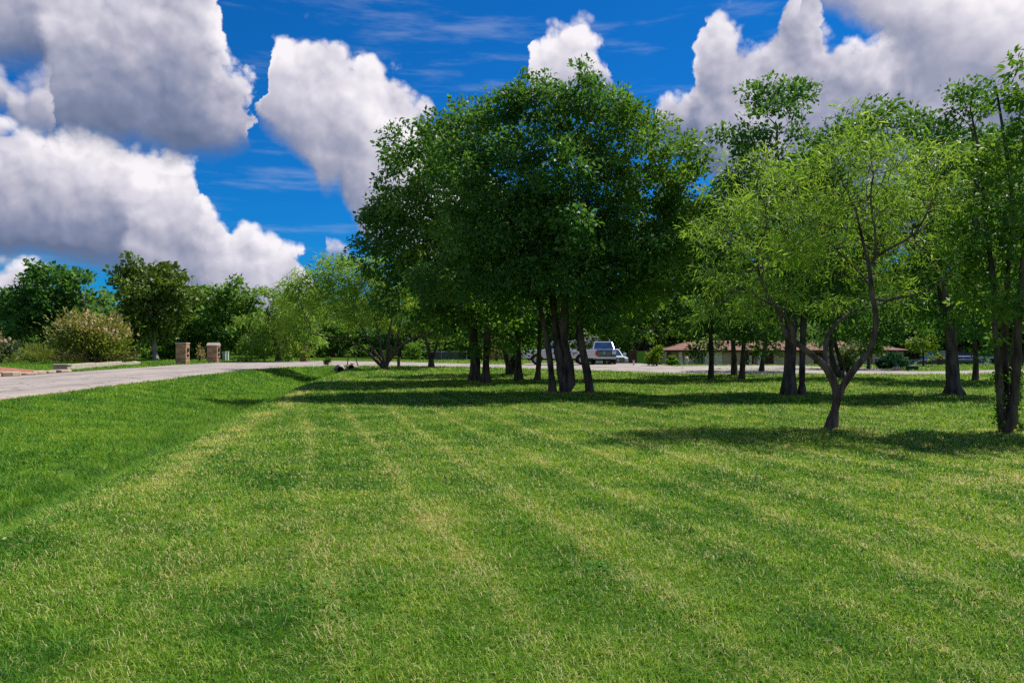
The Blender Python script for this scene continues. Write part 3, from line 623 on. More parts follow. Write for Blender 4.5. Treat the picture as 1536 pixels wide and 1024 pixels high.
# --- multi-stem tree at the edge of the view, with suckers up its stems
d = 13.5
tr = tree('multi_stem_tree', 'tall sparse tree of several bundled upright stems sprouting leafy suckers', (gx(1511, d), d),
     [S(d, (1506,648,.075), (1501,610,.065), (1498,560,.058), (1493,500,.05), (1490,420,.045), (1478,330,.035,.2), (1470,240,.025,.3), (1455,160,.014,.4)),
      S(d, (1512,650,.075,.1), (1509,600,.065,.1), (1507,540,.058,.15), (1508,480,.052,.2), (1512,400,.045,.2), (1518,300,.036,.3), (1505,200,.026,.3), (1494,130,.016,.3)),
      S(d, (1517,648,.08,-.1), (1521,600,.07,-.1), (1526,540,.062,-.15), (1528,480,.056,-.2), (1534,400,.048,-.2), (1548,300,.036,-.3), (1558,200,.026,-.3), (1548,120,.014,-.3)),
      S(d, (1514,648,.06,.3), (1515,590,.05,.3), (1519,530,.045,.4), (1530,460,.04,.5), (1560,380,.03,.6))],
     [Bl(d, 1488,125,28,58,.3), Bl(d, 1538,110,34,60,-.3), Bl(d, 1530,190,40,60), Bl(d, 1470,300,40,60,.3), Bl(d, 1530,330,50,60), Bl(d, 1500,430,50,45,.2), Bl(d, 1545,480,45,50), Bl(d, 1500,240,50,70,.2), Bl(d, 1570,260,50,90), Bl(d, 1490,370,50,70,.2), Bl(d, 1560,400,60,70), Bl(d, 1510,460,50,30,-.2), Bl(d, 1462,200,22,45,.3)],
     dict(per=34, cr=.24, L=.115, asp=.5, flat=.6, droop=.2, reach=2), 'bark_dark', 'leaf_mid', 21, nclump=95, nattr=1350, step=.22, kill=.26, sig=.22, sides=8, shell=.2, flare=.25, tip=.005)
def suckers(root, d, spots, seed):
    rg = np.random.RandomState(seed); pts = []
    for px, py, k in spots:
        c = P(px, py, d) - np.array(root.location)
        q = c + rg.randn(k, 3)*np.array([.05, .06, .06]); pts.append(q)
    q = np.concatenate(pts); N = len(q); a = rg.randn(N, 3); a[:, 2] += .3; a /= np.linalg.norm(a, axis=1, keepdims=True)
    w = np.cross(a, rg.randn(N, 3)); w /= np.linalg.norm(w, axis=1, keepdims=True); L = (.06+.05*rg.rand(N))[:, None]
    v = np.stack([q, q+a*L*.5+w*L*.25, q+a*L, q+a*L*.5-w*L*.25], 1).reshape(-1, 3)
    link_mesh('sucker_leaves', np_mesh('sucker_leaves', v, np.arange(4*N), np.full(N, 4), {'tint': rg.rand(N)*.7}), M['leaf_mid'], root)
rs = random.Random(3)
suckers(tr, d, [(1498+rs.uniform(-6, 4), rs.uniform(560, 640), 9) for _ in range(20)] + [(1524+rs.uniform(-5, 8), rs.uniform(555, 645), 12) for _ in range(26)] + [(1490, 566, 14), (1533, 580, 14), (1526, 646, 16), (1500, 644, 10)], 4)
# --- left: wide low mesquite by the culvert
d = 48.5
tree('mesquite_tree', 'wide low feathery tree with fanned multiple stems beside the culvert', (gx(579, d), d),
     [S(d, (578,554,0.124), (568,545,0.105), (552,528,0.087), (535,515,0.074), (515,506,0.062), (490,505,0.043,-.5), (465,500,0.031,-1)),
      S(d, (579,554,0.112), (570,538,0.087,.4), (560,524,0.074,.7), (545,495,0.062,1), (525,465,0.043,1.4), (500,430,0.031,1.8)),
      S(d, (581,554,0.105), (574,535,0.081,-.4), (570,512,0.068,-.6), (560,470,0.050,-.8), (545,430,0.031,-1)),
      S(d, (582,554,0.149), (581,535,0.124), (583,505,0.099,.2), (588,470,0.068,.3), (575,430,0.043,.5)),
      S(d, (583,546,0.124), (590,530,0.112,-.2), (610,513,0.099,-.4), (635,502,0.074,-.6), (665,494,0.050,-.8), (690,488,0.031,-1)),
      S(d, (588,530,0.081,.2), (597,505,0.068,.4), (604,470,0.050,.6), (620,430,0.031,.8))],
     [Bl(d, 500,412,45,28,.5), Bl(d, 540,420,55,40), Bl(d, 480,440,55,40,.3), Bl(d, 560,460,70,45), Bl(d, 455,465,50,32), Bl(d, 630,445,55,40), Bl(d, 660,480,45,16), Bl(d, 432,492,36,18,-.5), Bl(d, 590,410,40,32), Bl(d, 470,440,50,30,.3), Bl(d, 515,408,40,20,.3)],
     dict(per=50, cr=.65, L=.34, asp=.20, flat=.4, droop=.4, reach=2), 'bark_mesq', 'leaf_mesq', 22, nclump=110, nattr=1200, step=.5, kill=.58, sig=.6, sides=8, shell=.3, flare=.25, tip=.012, wob=.35)
d = 52.5
tree('forked_tree', 'small tree with a V-shaped dark fork standing before the chain-link fence', (gx(647, d), d),
     [S(d, (647,551,.19), (647,541,.17), (644,530,.13), (641,515,.11), (635,490,.07)), S(d, (648,542,.15), (651,532,.11), (655,518,.09), (662,490,.06))],
     [Bl(d, 640,485,35,25), Bl(d, 668,480,40,28), Bl(d, 690,500,28,14), Bl(d, 655,450,40,30)],
     OAKD | dict(L=.26, cr=.5), 'bark_dark', 'leaf_mid', 23, nclump=34, nattr=330, step=.5, kill=.6, sig=.5)
# ------------------------------------------------------------------ trees beyond the road
d = 76
tree('broad_tree', 'broad dark green tree with a rounded crown behind the pinkish flowering bush', (gx(75, d), d),
     [S(d, (78,541,.35), (78,525,.3), (76,500,.25), (72,460,.18), (80,425,.1)), S(d, (77,522,.25), (60,490,.2), (40,460,.14)), S(d, (77,515,.25), (110,480,.18), (125,450,.12))],
     [Bl(d, 55,460,52,40), Bl(d, 75,425,42,25), Bl(d, 110,440,40,32), Bl(d, 20,480,35,35), Bl(d, 70,490,60,28), Bl(d, 130,480,40,32), Bl(d, 145,430,20,20)],
     dict(per=40, cr=.9, L=.46, asp=.6, flat=.8, reach=2), 'bark_dark', 'leaf_dark', 31, nclump=80, nattr=800, step=.7, kill=.8, sig=.8, tip=.02)
d = 73.5
tree('broad_tree', 'olive green tree with a pale curved trunk across the road', (gx(233, d), d),
     [S(d, (234,541,.30), (232,528,.26), (230,510,.24), (226,480,.2), (220,440,.14), (218,410,.08)), S(d, (229,500,.18), (245,470,.14), (258,440,.09)), S(d, (228,492,.18), (205,455,.12), (190,425,.08))],
     [Bl(d, 215,428,42,26), Bl(d, 250,435,30,28), Bl(d, 182,430,20,18), Bl(d, 225,460,48,35), Bl(d, 215,495,45,18), Bl(d, 262,455,16,25), Bl(d, 232,410,24,14)],
     dict(per=52, cr=.95, L=.44, asp=.6, flat=.8, reach=2), 'bark_pale', 'leaf_olive', 32, nclump=70, nattr=700, step=.7, kill=.8, sig=.7, tip=.02)
d = 84
tree('broad_tree', 'mid green bushy tree rising between the two brick mailbox pillars', (gx(330, d), d),
     [S(d, (330,538,.3), (330,515,.26), (335,480,.2), (340,450,.1)), S(d, (330,515,.22), (305,480,.16), (290,455,.1)), S(d, (332,510,.2), (365,475,.15), (380,450,.1))],
     [Bl(d, 340,450,38,28), Bl(d, 375,460,32,30), Bl(d, 300,470,35,28), Bl(d, 330,495,65,30), Bl(d, 375,500,38,28), Bl(d, 285,505,32,25)],
     dict(per=40, cr=1.0, L=.48, asp=.6, flat=.8, reach=2), 'bark_dark', 'leaf_mid', 33, nclump=70, nattr=640, step=.8, kill=.9, sig=.8, tip=.02)
d = 70
tree('mesquite_tree', 'pale feathery tree across the road with foliage hanging to the ground', (gx(415, d), d),
     [S(d, (418,541,.2), (415,520,.17), (405,490,.12), (400,465,.07)), S(d, (417,525,.15), (440,495,.1), (450,470,.06))],
     [Bl(d, 400,480,32,24), Bl(d, 440,470,35,30), Bl(d, 395,510,32,22), Bl(d, 435,510,38,22), Bl(d, 415,450,20,15)],
     dict(per=46, cr=.8, L=.5, asp=.24, flat=.4, droop=.5, reach=2), 'bark_mesq', 'leaf_mesq', 34, nclump=60, nattr=500, step=.7, kill=.8, sig=.7, tip=.02)

# tree line: four kinds built once, then copied
def proto(name, label, h, w, leaf, bark, lmat, seed, low=.12, **kw):
    t = h*.45
    st = [[(0, 0, -.1, .30), (.1, 0, h*.15, .27), (.0, .1, h*.3, .23), (-.1, 0, t, .18), (.1, 0, h*.7, .08)],
          [(.05, .05, h*.25, .2), (w*.22, .2, h*.42, .14), (w*.4, .3, h*.6, .07)], [(0, 0, h*.22, .2), (-w*.25, -.1, h*.4, .14), (-w*.38, .1, h*.58, .07)], [(0, 0, h*.3, .16), (.1, -w*.25, h*.45, .1), (0, -w*.38, h*.55, .06)]]
    rg = np.random.RandomState(seed)
    bl = [(0, 0, h*.62, w*.42, w*.42, h*.33), (0, 0, h*.85, w*.22, w*.22, h*.14)]
    for i in range(7):
        a = i*2*math.pi/7+rg.rand()*.6; q = w*(.26+.12*rg.rand())
        bl.append((q*math.cos(a), q*math.sin(a), h*(low+.12+.4*rg.rand()), w*.22, w*.22, h*.14))
    return tree(name, label, (0, 0), st, bl, leaf, bark, lmat, seed, step=.8, kill=.95, sig=.8, nclump=60, nattr=560, tip=.02, **kw)
pr = [proto('line_tree', '', 10, 9, FAR | dict(per=40), 'bark_dark', 'leaf_dark', 41),
      proto('line_tree', '', 9, 8, FAR | dict(per=38, L=.42), 'bark_dark', 'leaf_mid', 42),
      proto('line_tree', '', 8, 9, FAR | dict(per=38, L=.46), 'bark_brown', 'leaf_mid', 43, low=.02),
      proto('line_tree', '', 10, 8, FAR | dict(per=36, L=.44), 'bark_brown', 'leaf_dark', 44)]
g3 = 'tree line behind the mailboxes'; g4 = 'tree line behind the trucks and fence'; g5 = 'tree line behind the house'
L1, L2, L3 = 'dark green tree in the shaded line behind the mailbox pillars and flowering bush', 'dark green tree filling the gap behind the fence and parked trucks', 'dark green tree standing close behind the low brick house'
rows = [  # (px, distance, top row, kind, group, label)
 (-20, 88, 440, 0, g3, L1), (150, 90, 440, 1, g3, L1), (30, 95, 450, 3, g3, L1), (162, 82, 428, 1, g3, L1), (300, 90, 455, 2, g3, L1), (270, 96, 470, 0, g3, L1), (200, 92, 470, 2, g3, L1), (330, 98, 470, 3, g3, L1), (400, 94, 478, 0, g3, L1), (110, 84, 500, 2, g3, L1), (285, 86, 500, 2, g3, L1), (455, 97, 478, 1, g3, L1),
 (500, 96, 470, 2, g4, L2), (545, 100, 470, 0, g4, L2), (600, 92, 470, 3, g4, L2), (640, 90, 465, 0, g4, L2), (690, 88, 455, 1, g4, L2), (735, 90, 450, 0, g4, L2), (780, 92, 440, 3, g4, L2), (830, 96, 440, 1, g4, L2), (870, 100, 430, 0, g4, L2), (960, 80, 430, 2, g4, L2), (915, 98, 420, 1, g4, L2), (985, 92, 420, 0, g4, L2), (670, 84, 497, 2, g4, L2), (745, 84, 497, 2, g4, L2),
 (1015, 88, 380, 1, g5, L3), (1050, 84, 390, 0, g5, L3), (1090, 90, 385, 3, g5, L3), (1130, 85, 390, 0, g5, L3), (1175, 90, 385, 1, g5, L3), (1220, 85, 390, 3, g5, L3), (1260, 90, 390, 0, g5, L3), (1305, 86, 385, 1, g5, L3), (1350, 80, 390, 0, g5, L3), (1395, 88, 385, 3, g5, L3), (1440, 82, 395, 1, g5, L3), (1485, 84, 395, 0, g5, L3), (1530, 80, 400, 3, g5, L3), (1575, 78, 400, 1, g5, L3),
]
HT = [11, 10, 9, 11]; used = [False]*4; rb = random.Random(8)
for px, dd, top, k, grp, lab in rows:
    x = gx(px, dd); z = float(gz(x, dd))-.05; h = hz(top, dd)-z; s = h/HT[k]; sw = max(s, .75)*rb.uniform(.95, 1.2)
    if not used[k]:
        o = pr[k]; used[k] = True; o.location = (x, dd, z); o.rotation_euler = (0, 0, rb.uniform(0, 6.28)); o.scale = (sw, sw, s); tag(o, lab, 'tree', grp)
    else: copy_tree(pr[k], (x, dd, z), rb.uniform(0, 6.28), (sw, sw, s), lab, grp)
# a dark far wood that closes the horizon as one mass
def wood():
    rg = np.random.RandomState(77); N = 42000
    x = rg.rand(N)*260-130; row = rg.rand(N); y = 108+row*26+8*np.sin(x*.09)
    h = 6.0+2.2*np.sin(x*.21)+1.6*np.sin(x*.47+2)+1.2*np.sin(x*1.1); z = gz(x, y)+h*rg.rand(N)**.8*1.1
    q = np.stack([x, y, z], 1); a = rg.randn(N, 3); a /= np.linalg.norm(a, axis=1, keepdims=True); w = np.cross(a, rg.randn(N, 3)); w /= np.linalg.norm(w, axis=1, keepdims=True)
    L = (.7+.8*rg.rand(N))[:, None]; v = np.stack([q, q+a*L*.5+w*L*.35, q+a*L, q+a*L*.5-w*L*.35], 1).reshape(-1, 3)
    o = link_mesh('far_woods', np_mesh('far_woods', v, np.arange(4*N), np.full(N, 4), {'tint': np.clip(.5*rg.rand(N)+.2*np.sin(x*.4), 0, 1)}), M['leaf_dark']); tag(o, 'dense far wood closing the view behind all the trees', 'woods', kind='stuff')
wood()

# ------------------------------------------------------------------ bushes and garden plants
def bush(name, label, px, py, d, rx, ry, leafm, seed, per=14, L=.25, asp=.4, stems=14, plume=None, cat='bush', loose=1.0, base_row=None):
    """many stems from one foot, leaves in clumps over an uneven dome"""
    rg = np.random.RandomState(seed); s = d/F; W, H = rx*s, ry*s*2
    x0 = gx(px, d); z0 = float(gz(x0, d)) if base_row is None else hz(base_row, d)
    root = empty(name, (x0, d, z0)); tag(root, label, cat)
    mb = MB(); tips = []
    for i in range(stems):
        a = rg.rand()*6.28; rr = W*math.sqrt(rg.rand()); hh = H*(.45+.5*rg.rand())*math.sqrt(max(.08, 1-(rr/W)**2*.75))
        e = np.array([rr*math.cos(a), rr*math.sin(a)*.8, hh]); m0 = np.array([e[0]*.25, e[1]*.25, hh*.5])
        mb.tube([(e[0]*.06, e[1]*.06, 0), m0, e], [.03*H/3+.008, .02*H/3+.006, .006], 4); tips.append(e); tips.append(m0*.4+e*.6)
    mb.build('stems', M['bark_brown'], root, smooth=True)
    T = np.array(tips); k = rg.randint(0, len(T), stems*per*6)
    c = T[k] + rg.randn(len(k), 3)*np.array([W*.17, W*.16, H*.10])*loose; c[:, 2] = np.maximum(c[:, 2], .04)
    N = len(c); a = rg.randn(N, 3)*.8 + c/np.linalg.norm(c, axis=1, keepdims=True); a[:, 2] += .1; a /= np.linalg.norm(a, axis=1, keepdims=True)
    w = np.cross(a, rg.randn(N, 3)+np.array([0, 0, .8])); w /= np.linalg.norm(w, axis=1, keepdims=True); LL = (L*(.6+.8*rg.rand(N)))[:, None]
    v = np.stack([c, c+a*LL*.5+w*LL*asp*.5, c+a*LL, c+a*LL*.5-w*LL*asp*.5], 1).reshape(-1, 3)
    link_mesh('foliage', np_mesh('foliage', v, np.arange(4*N), np.full(N, 4), {'tint': np.clip(.6*rg.rand(N)+.4*(k % 7)/7, 0, 1)}), M[leafm], root)
    if plume:
        up = T[T[:, 2] > H*.42]; kk = rg.randint(0, len(up), plume); q = up[kk]+rg.randn(plume, 3)*np.array([W*.16, W*.14, H*.05]); q[:, 2] += H*.10
        a = rg.randn(plume, 3)*.5; a[:, 2] += .7; a /= np.linalg.norm(a, axis=1, keepdims=True); w = np.cross(a, rg.randn(plume, 3)); w /= np.linalg.norm(w, axis=1, keepdims=True); LL = (.26+.2*rg.rand(plume))[:, None]
        v = np.stack([q, q+a*LL*.5+w*LL*.24, q+a*LL, q+a*LL*.5-w*LL*.24], 1).reshape(-1, 3)
        link_mesh('blossoms', np_mesh('blossoms', v, np.arange(4*plume), np.full(plume, 4), {'tint': .45+.55*rg.rand(plume)}), M['leaf_tan'], root)
    return root
bush('flowering_bush', 'large yellow green bush topped with pinkish tan blossom plumes', 140, 0, 62, 56, 38, 'leaf_gold', 51, per=28, L=.32, asp=.4, stems=34, plume=1000, loose=1.25)
bush('flowering_bush', 'grey green bush with a few pink blossoms, cut by the picture edge', 0, 0, 60, 22, 26, 'leaf_sage', 52, per=22, L=.3, stems=16, plume=110)
bush('dry_bush', 'low brown dried brush under the flowering bush', 150, 0, 66, 50, 12, 'dry_stem', 53, per=26, L=.4, asp=.10, stems=30)
bush('dry_bush', 'low yellow green brush behind the red gravel bed', 50, 0, 66, 46, 13, 'leaf_gold', 54, per=24, L=.4, asp=.12, stems=26)
bush('garden_shrub', 'tiny twiggy shrub with pale yellow tips between the two mailbox pillars', 299, 0, 70, 7, 13, 'leaf_tan', 55, per=6, L=.2, stems=8)
bush('garden_shrub', 'feathery light green shrub before the corner of the tan garage', 985, 0, 56.5, 12, 14.5, 'leaf_lime', 56, per=24, L=.22, stems=18)
bush('garden_shrub', 'round clipped green bush beside the slanted tan porch post', 1008, 0, 57, 8, 6.5, 'leaf_mid', 57, per=26, L=.16, stems=16, loose=.8)
bush('garden_shrub', 'dark blue green shrub before the brick window of the house', 1342, 0, 50.5, 17, 11, 'leaf_teal', 58, per=28, L=.2, stems=22, loose=1.1)
bush('garden_shrub', 'low blue green shrub spreading beside the brick window', 1330, 0, 49.5, 13, 5.5, 'leaf_teal', 59, per=26, L=.18, stems=16)
bush('garden_shrub', 'pale silvery vine shrub glimpsed through the mesquite fork', 1272, 0, 37.5, 15, 25, 'leaf_sage', 60, per=20, L=.16, asp=.3, stems=22)
bush('garden_shrub', 'pale tan dry clump across the road, seen between the outer and the middle dark trunks', 745, 0, 70, 16, 13, 'leaf_tan', 61, per=18, L=.3, asp=.15, stems=16)
bush('garden_shrub', 'low green shrub hiding the foot of the chain-link fence', 618, 0, 74, 12, 11, 'leaf_mid', 62, per=20, L=.24, stems=12)
bush('garden_shrub', 'small olive green plant at the road bend near the culvert', 492, 0, 55.8, 5.5, 7, 'leaf_olive', 63, per=14, L=.14, stems=8)
bush('garden_shrub', 'dark green clump beside the green fence behind the parked truck', 938, 0, 75, 9, 12, 'leaf_dark', 64, per=20, L=.22, stems=10)
# ------------------------------------------------------------------ paint, glass, rubber
def paint(name, c, rough=.25, metal=0.0):
    m = noise_mat(name, tuple(v*.92 for v in c), c, 3, rough, metal=metal, spec=.5, coat=.6); return m
M['white_paint'] = paint('white_car_paint', (.68, .69, .72)); M['silver_paint'] = paint('silver_car_paint', (.46, .48, .52), .3, .3); M['shaded_silver_paint'] = paint('shaded_silver_car_paint', (.10, .115, .17), .25, .3); M['dark_paint'] = paint('dark_car_paint', (.03, .032, .04)); M['grey_paint'] = paint('grey_car_paint', (.30, .31, .33))  # the dark blue-grey one is silver bodywork with shade put into its colour
M['glass'] = noise_mat('dark_blue_glass', (.012, .03, .07), (.03, .06, .13), 1.5, .06, spec=.9)
M['rubber'] = noise_mat('tyre_rubber', (.012, .012, .012), (.03, .03, .03), 20, .85)
M['alloy'] = noise_mat('alloy_rim', (.45, .45, .47), (.62, .62, .64), 10, .3, metal=.7)
M['chrome'] = noise_mat('chrome', (.55, .55, .58), (.7, .7, .72), 5, .15, metal=.9)
M['black_trim'] = noise_mat('black_trim', (.012, .012, .014), (.03, .03, .032), 15, .6)
M['lamp'] = noise_mat('clear_lamp', (.6, .62, .65), (.8, .8, .82), 30, .1, spec=.8)
M['red_lamp'] = noise_mat('red_lamp', (.45, .02, .015), (.6, .05, .03), 20, .2, spec=.6)
M['decal'] = noise_mat('dark_blue_decal', (.02, .03, .10), (.05, .06, .16), 12, .4)

def vehicle(name, label, cat, loc, rz, body_mat, kind='pickup', group=None, decals=False, belt_height=1.2, cab_mat=None):
    """front points along +x"""
    root = empty(name, (*loc, float(gz(*loc))+.012), rz); tag(root, label, cat, group)
    pk = kind == 'pickup'; Lf, Lr = (2.9, -2.9) if pk else (2.3, -2.4); fx, rx_ = (1.85, -1.75) if pk else (1.45, -1.45)
    hw = .98; belt = belt_height if pk else 1.1; wr = .41 if pk else .35; sill = .50 if pk else .34
    def arch(cx):
        r = wr+.10; zz = wr; return [(cx+r*math.cos(t), max(sill, zz+r*math.sin(t))) for t in np.linspace(0, math.pi, 12)]
    hood = [(1.25, belt), (1.5, belt+.01), (Lf-.35, belt-.06), (Lf-.08, belt-.14), (Lf, belt-.30), (Lf, .52), (Lf-.06, sill+.04)]
    prof = [(Lr+.05, sill+.1), (Lr, .62), (Lr, belt-.02), (Lr+.06, belt)] + ([(-1.0, belt), (-1.0, belt)] if pk else []) + hood + arch(fx) + arch(rx_)
    mb = MB()
    if pk:                                   # cab floor part and an open bed with walls
        full = [p for i, p in enumerate(prof) if i == 0 or p != prof[i-1]]
        mb.prism(full, -hw, hw)
    else: mb.prism(prof, -hw, hw)
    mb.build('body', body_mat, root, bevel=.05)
    # greenhouse
    cb = (-1.05, 1.3, -.80, .50) if pk else (Lr+.25, 1.25, Lr+.75, .45); top = 1.93 if pk else 1.74; wb, wt = hw-.03, hw-.22
    b0, b1, t0, t1 = cb; zb = belt-.03
    V = lambda u, sy, h: (( b0+(t0-b0)*h if u == 0 else b1+(t1-b1)*h), sy*(wb+(wt-wb)*h), zb+(top-zb)*h)
    mb = MB(); mb.add([V(0,-1,0), V(1,-1,0), V(1,1,0), V(0,1,0), V(0,-1,1), V(1,-1,1), V(1,1,1), V(0,1,1)], [(0,1,2,3), (4,5,6,7), (0,1,5,4), (1,2,6,5), (2,3,7,6), (3,0,4,7)])
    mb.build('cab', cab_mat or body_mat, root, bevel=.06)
    def glass(nm, A, B, C_, D, out):
        pts = [np.array(q)+np.array(out)*.012 for q in (A, B, C_, D)]; inn = [q-np.array(out)*.03 for q in pts]
        g = MB(); g.add([tuple(q) for q in pts+inn], [(0,1,2,3), (7,6,5,4), (0,4,5,1), (1,5,6,2), (2,6,7,3), (3,7,4,0)]); g.build(nm, M['glass'], root)
    def lerp(A, B, t): return tuple(np.array(A)*(1-t)+np.array(B)*t)
    def sub(q00, q10, q11, q01, u0, u1, v0, v1):
        f = lambda u, v: lerp(lerp(q00, q10, u), lerp(q01, q11, u), v); return f(u0, v0), f(u1, v0), f(u1, v1), f(u0, v1)
    glass('windshield', *sub(V(1,-1,0), V(1,1,0), V(1,1,1), V(1,-1,1), .07, .93, .10, .90), (.8, 0, .6))
    glass('rear_window', *sub(V(0,-1,0), V(0,1,0), V(0,1,1), V(0,-1,1), .1, .9, .2, .88), (-.9, 0, .4))
    for sy in (-1, 1):
        for u0, u1 in (((.10, .46), (.52, .88)) if pk else ((.06, .33), (.38, .63), (.67, .92))):
            glass('side_window', *sub(V(0,sy,0), V(1,sy,0), V(1,sy,1), V(0,sy,1), u0, u1, .14, .88), (0, sy*.95, .25))
        for k, dx in enumerate(((-.95, .12), (.18, 1.2)) if pk else ((-1.0, 0), (.05, 1.1))):
            d = MB(); d.box(dx[0], dx[1], min(sy*hw, sy*(hw+.012)), max(sy*hw, sy*(hw+.012)), sill+.08, belt-.06); o = d.build('door', body_mat, root, bevel=.01)
            h = MB(); h.box(dx[0]+.08, dx[0]+.26, min(sy*(hw+.012), sy*(hw+.045)), max(sy*(hw+.012), sy*(hw+.045)), belt-.2, belt-.15); h.build('handle', M['black_trim'], o)
        mi = MB(); mi.box(.95, 1.08, min(sy*hw, sy*(hw+.26)), max(sy*hw, sy*(hw+.26)), belt+.08, belt+.30); mi.build('mirror', M['black_trim'] if pk else body_mat, root, bevel=.03)
        hl = MB(); hl.box(Lf-.10, Lf+.015, min(sy*.62, sy*.95), max(sy*.62, sy*.95), belt-.42, belt-.20); hl.build('headlight', M['lamp'], root, bevel=.02)
        tl = MB(); tl.box(Lr-.015, Lr+.1, min(sy*.80, sy*(hw+.01)), max(sy*.80, sy*(hw+.01)), belt-.46, belt-.10); tl.build('taillight', M['red_lamp'], root, bevel=.01)
        for wx in (fx, rx_):
            y0 = sy*(hw-.24); t = MB(); hwid = .25
            t.lathe((wx, y0, wr), [(wr*.62, 0), (wr*.97, 0), (wr, .04*sy), (wr, (hwid-.04)*sy), (wr*.96, hwid*sy), (wr*.64, hwid*sy), (wr*.62, (hwid-.05)*sy)], 24, 'y')
            w = t.build('wheel', M['rubber'], root, smooth=False)
            r = MB(); r.lathe((wx, y0, wr), [(wr*.63, (hwid-.01)*sy), (wr*.55, (hwid-.05)*sy), (wr*.52, (hwid-.10)*sy), (0.01, (hwid-.10)*sy)], 24, 'y')
            for i in range(5):
                a = i*2*math.pi/5; c, s_ = math.cos(a), math.sin(a); n_ = .06; r1 = wr*.57
                p = [(wx+c*.03-s_*n_, wr+s_*.03+c*n_), (wx+c*r1-s_*n_*.7, wr+s_*r1+c*n_*.7), (wx+c*r1+s_*n_*.7, wr+s_*r1-c*n_*.7), (wx+c*.03+s_*n_, wr+s_*.03-c*n_)]
                r.prism(p, y0+(hwid-.095)*sy, y0+(hwid-.03)*sy)
            r.build('rim', M['alloy'], w)
    g = MB()
    g.box(Lf-.05, Lf+.012, -.60, .60, belt-.52, belt-.10); gr = g.build('grille', M['black_trim'], root)
    b = MB()
    for k in range(4): b.box(Lf+.012, Lf+.035, -.55, .55, belt-.47+k*.085, belt-.445+k*.085)
    b.box(Lf+.012, Lf+.03, -.04, .04, belt-.47, belt-.17); b.build('grille_bars', M['chrome'], gr)
    for nm, xa, xb in (('front_bumper', Lf-.05, Lf+.13), ('rear_bumper', Lr-.13, Lr+.05)):
        q = MB(); q.box(xa, xb, -hw+.02, hw-.02, sill+.02, sill+.22); bp_ = q.build(nm, M['chrome'] if pk else M['black_trim'], root, bevel=.03)
        pl = MB(); e = xb if 'front' in nm else xa; pl.box(min(e, e+.012*(1 if e > 0 else -1)), max(e, e+.012*(1 if e > 0 else -1)), -.16, .16, sill+.07, sill+.17); pl.build('number_plate', M['lamp'], bp_)
    u = MB(); u.box(Lr+.3, Lf-.3, -hw+.2, hw-.2, sill-.14, sill+.05); u.build('underbody', M['black_trim'], root)
    if pk:
        bd = MB(); bd.box(Lr+.12, -1.12, -hw+.12, hw-.12, belt+.001, belt+.012); bd.build('bed_liner', M['black_trim'], root)
    if decals:
        for sy in (-1, 1):
            yy = (min(sy*hw, sy*(hw+.006)), max(sy*hw, sy*(hw+.006)))
            q = MB(); q.box(2.38, 2.62, *yy, belt-.25, belt-.12); q.build('decal', M['decal'], root)
            q = MB(); q.box(2.40, 2.56, *yy, .62, .74); q.build('decal', M['decal'], root)
            q = MB(); q.prism([(-.9, .98), (-.2, 1.03), (-.2, 1.06), (-.9, 1.01)], *[v+sy*.013 for v in yy]); q.build('decal', M['decal'], root)
            q = MB(); q.prism([(.2, .80), (.6, .88), (.6, .95), (.2, .90)], *[v+sy*.013 for v in yy]); q.build('decal', M['decal'], root)
    return root
gt = 'vehicles parked on the pale pad across the road'
vehicle('pickup_truck', 'white pickup truck seen from its side, half hidden by the tree trunks', 'pickup truck', (gx(839, 59.8), 59.8), math.pi, M['white_paint'], group=gt, decals=True)
vehicle('pickup_truck', 'silver pickup truck facing the viewer, its front shade coloured dark, with chrome grille bars', 'pickup truck', (gx(904.5, 63), 63), -math.pi/2-R(5), M['shaded_silver_paint'], group=gt, belt_height=1.31, cab_mat=M['silver_paint'])  # shade on the body is painted in; only the cab keeps plain silver
vehicle('parked_car', 'white car parked just behind the silver pickup, only its fender showing', 'car', (gx(914, 67.5), 67.5), -math.pi/2+R(12), M['white_paint'], kind='suv', group=gt)
vehicle('pickup_truck', 'dark pickup truck in shade beyond the stout flared trunk', 'pickup truck', (gx(1410, 64), 64), math.pi+R(8), M['dark_paint'])
vehicle('parked_car', 'grey car in shade between the flared trunk and the slender trunk beyond it', 'car', (gx(1449, 66), 66), R(8), M['grey_paint'], kind='suv')

# ------------------------------------------------------------------ houses
M['tan_wall'] = noise_mat('tan_stucco', (.56, .44, .34), (.68, .55, .43), 2.5, .9, .2, 60); M['cream_wall'] = noise_mat('cream_stone', (.62, .54, .42), (.74, .66, .52), 3, .9, .3, 30)
M['pink_brick'] = brick_mat('pinkish_brick', (.50, .30, .22), (.60, .38, .29), (.55, .47, .40)); M['tan_brick'] = brick_mat('tan_brick', (.58, .40, .28), (.68, .50, .36), (.6, .52, .43))
M['roof_brown'] = brick_mat('brown_shingles', (.21, .10, .065), (.30, .15, .10), (.08, .045, .03), 1, .3, .14); M['roof_grey'] = brick_mat('grey_shingles', (.07, .066, .062), (.11, .10, .095), (.04, .04, .04), 1, .3, .14)
M['brown_wood'] = noise_mat('dark_brown_wood', (.05, .025, .017), (.10, .052, .036), 4, .7, .2, 20, stretch=(8, 8, .6)); M['white_trim'] = noise_mat('white_trim', (.62, .62, .6), (.75, .75, .72), 4, .6); M['teal_paint'] = noise_mat('teal_paint', (.03, .10, .13), (.05, .15, .18), 4, .5)
M['grey_door'] = noise_mat('pale_grey_door', (.34, .34, .37), (.44, .43, .46), 3, .7); M['pane'] = noise_mat('dark_pane', (.015, .02, .025), (.04, .05, .06), 1, .08, spec=.8)
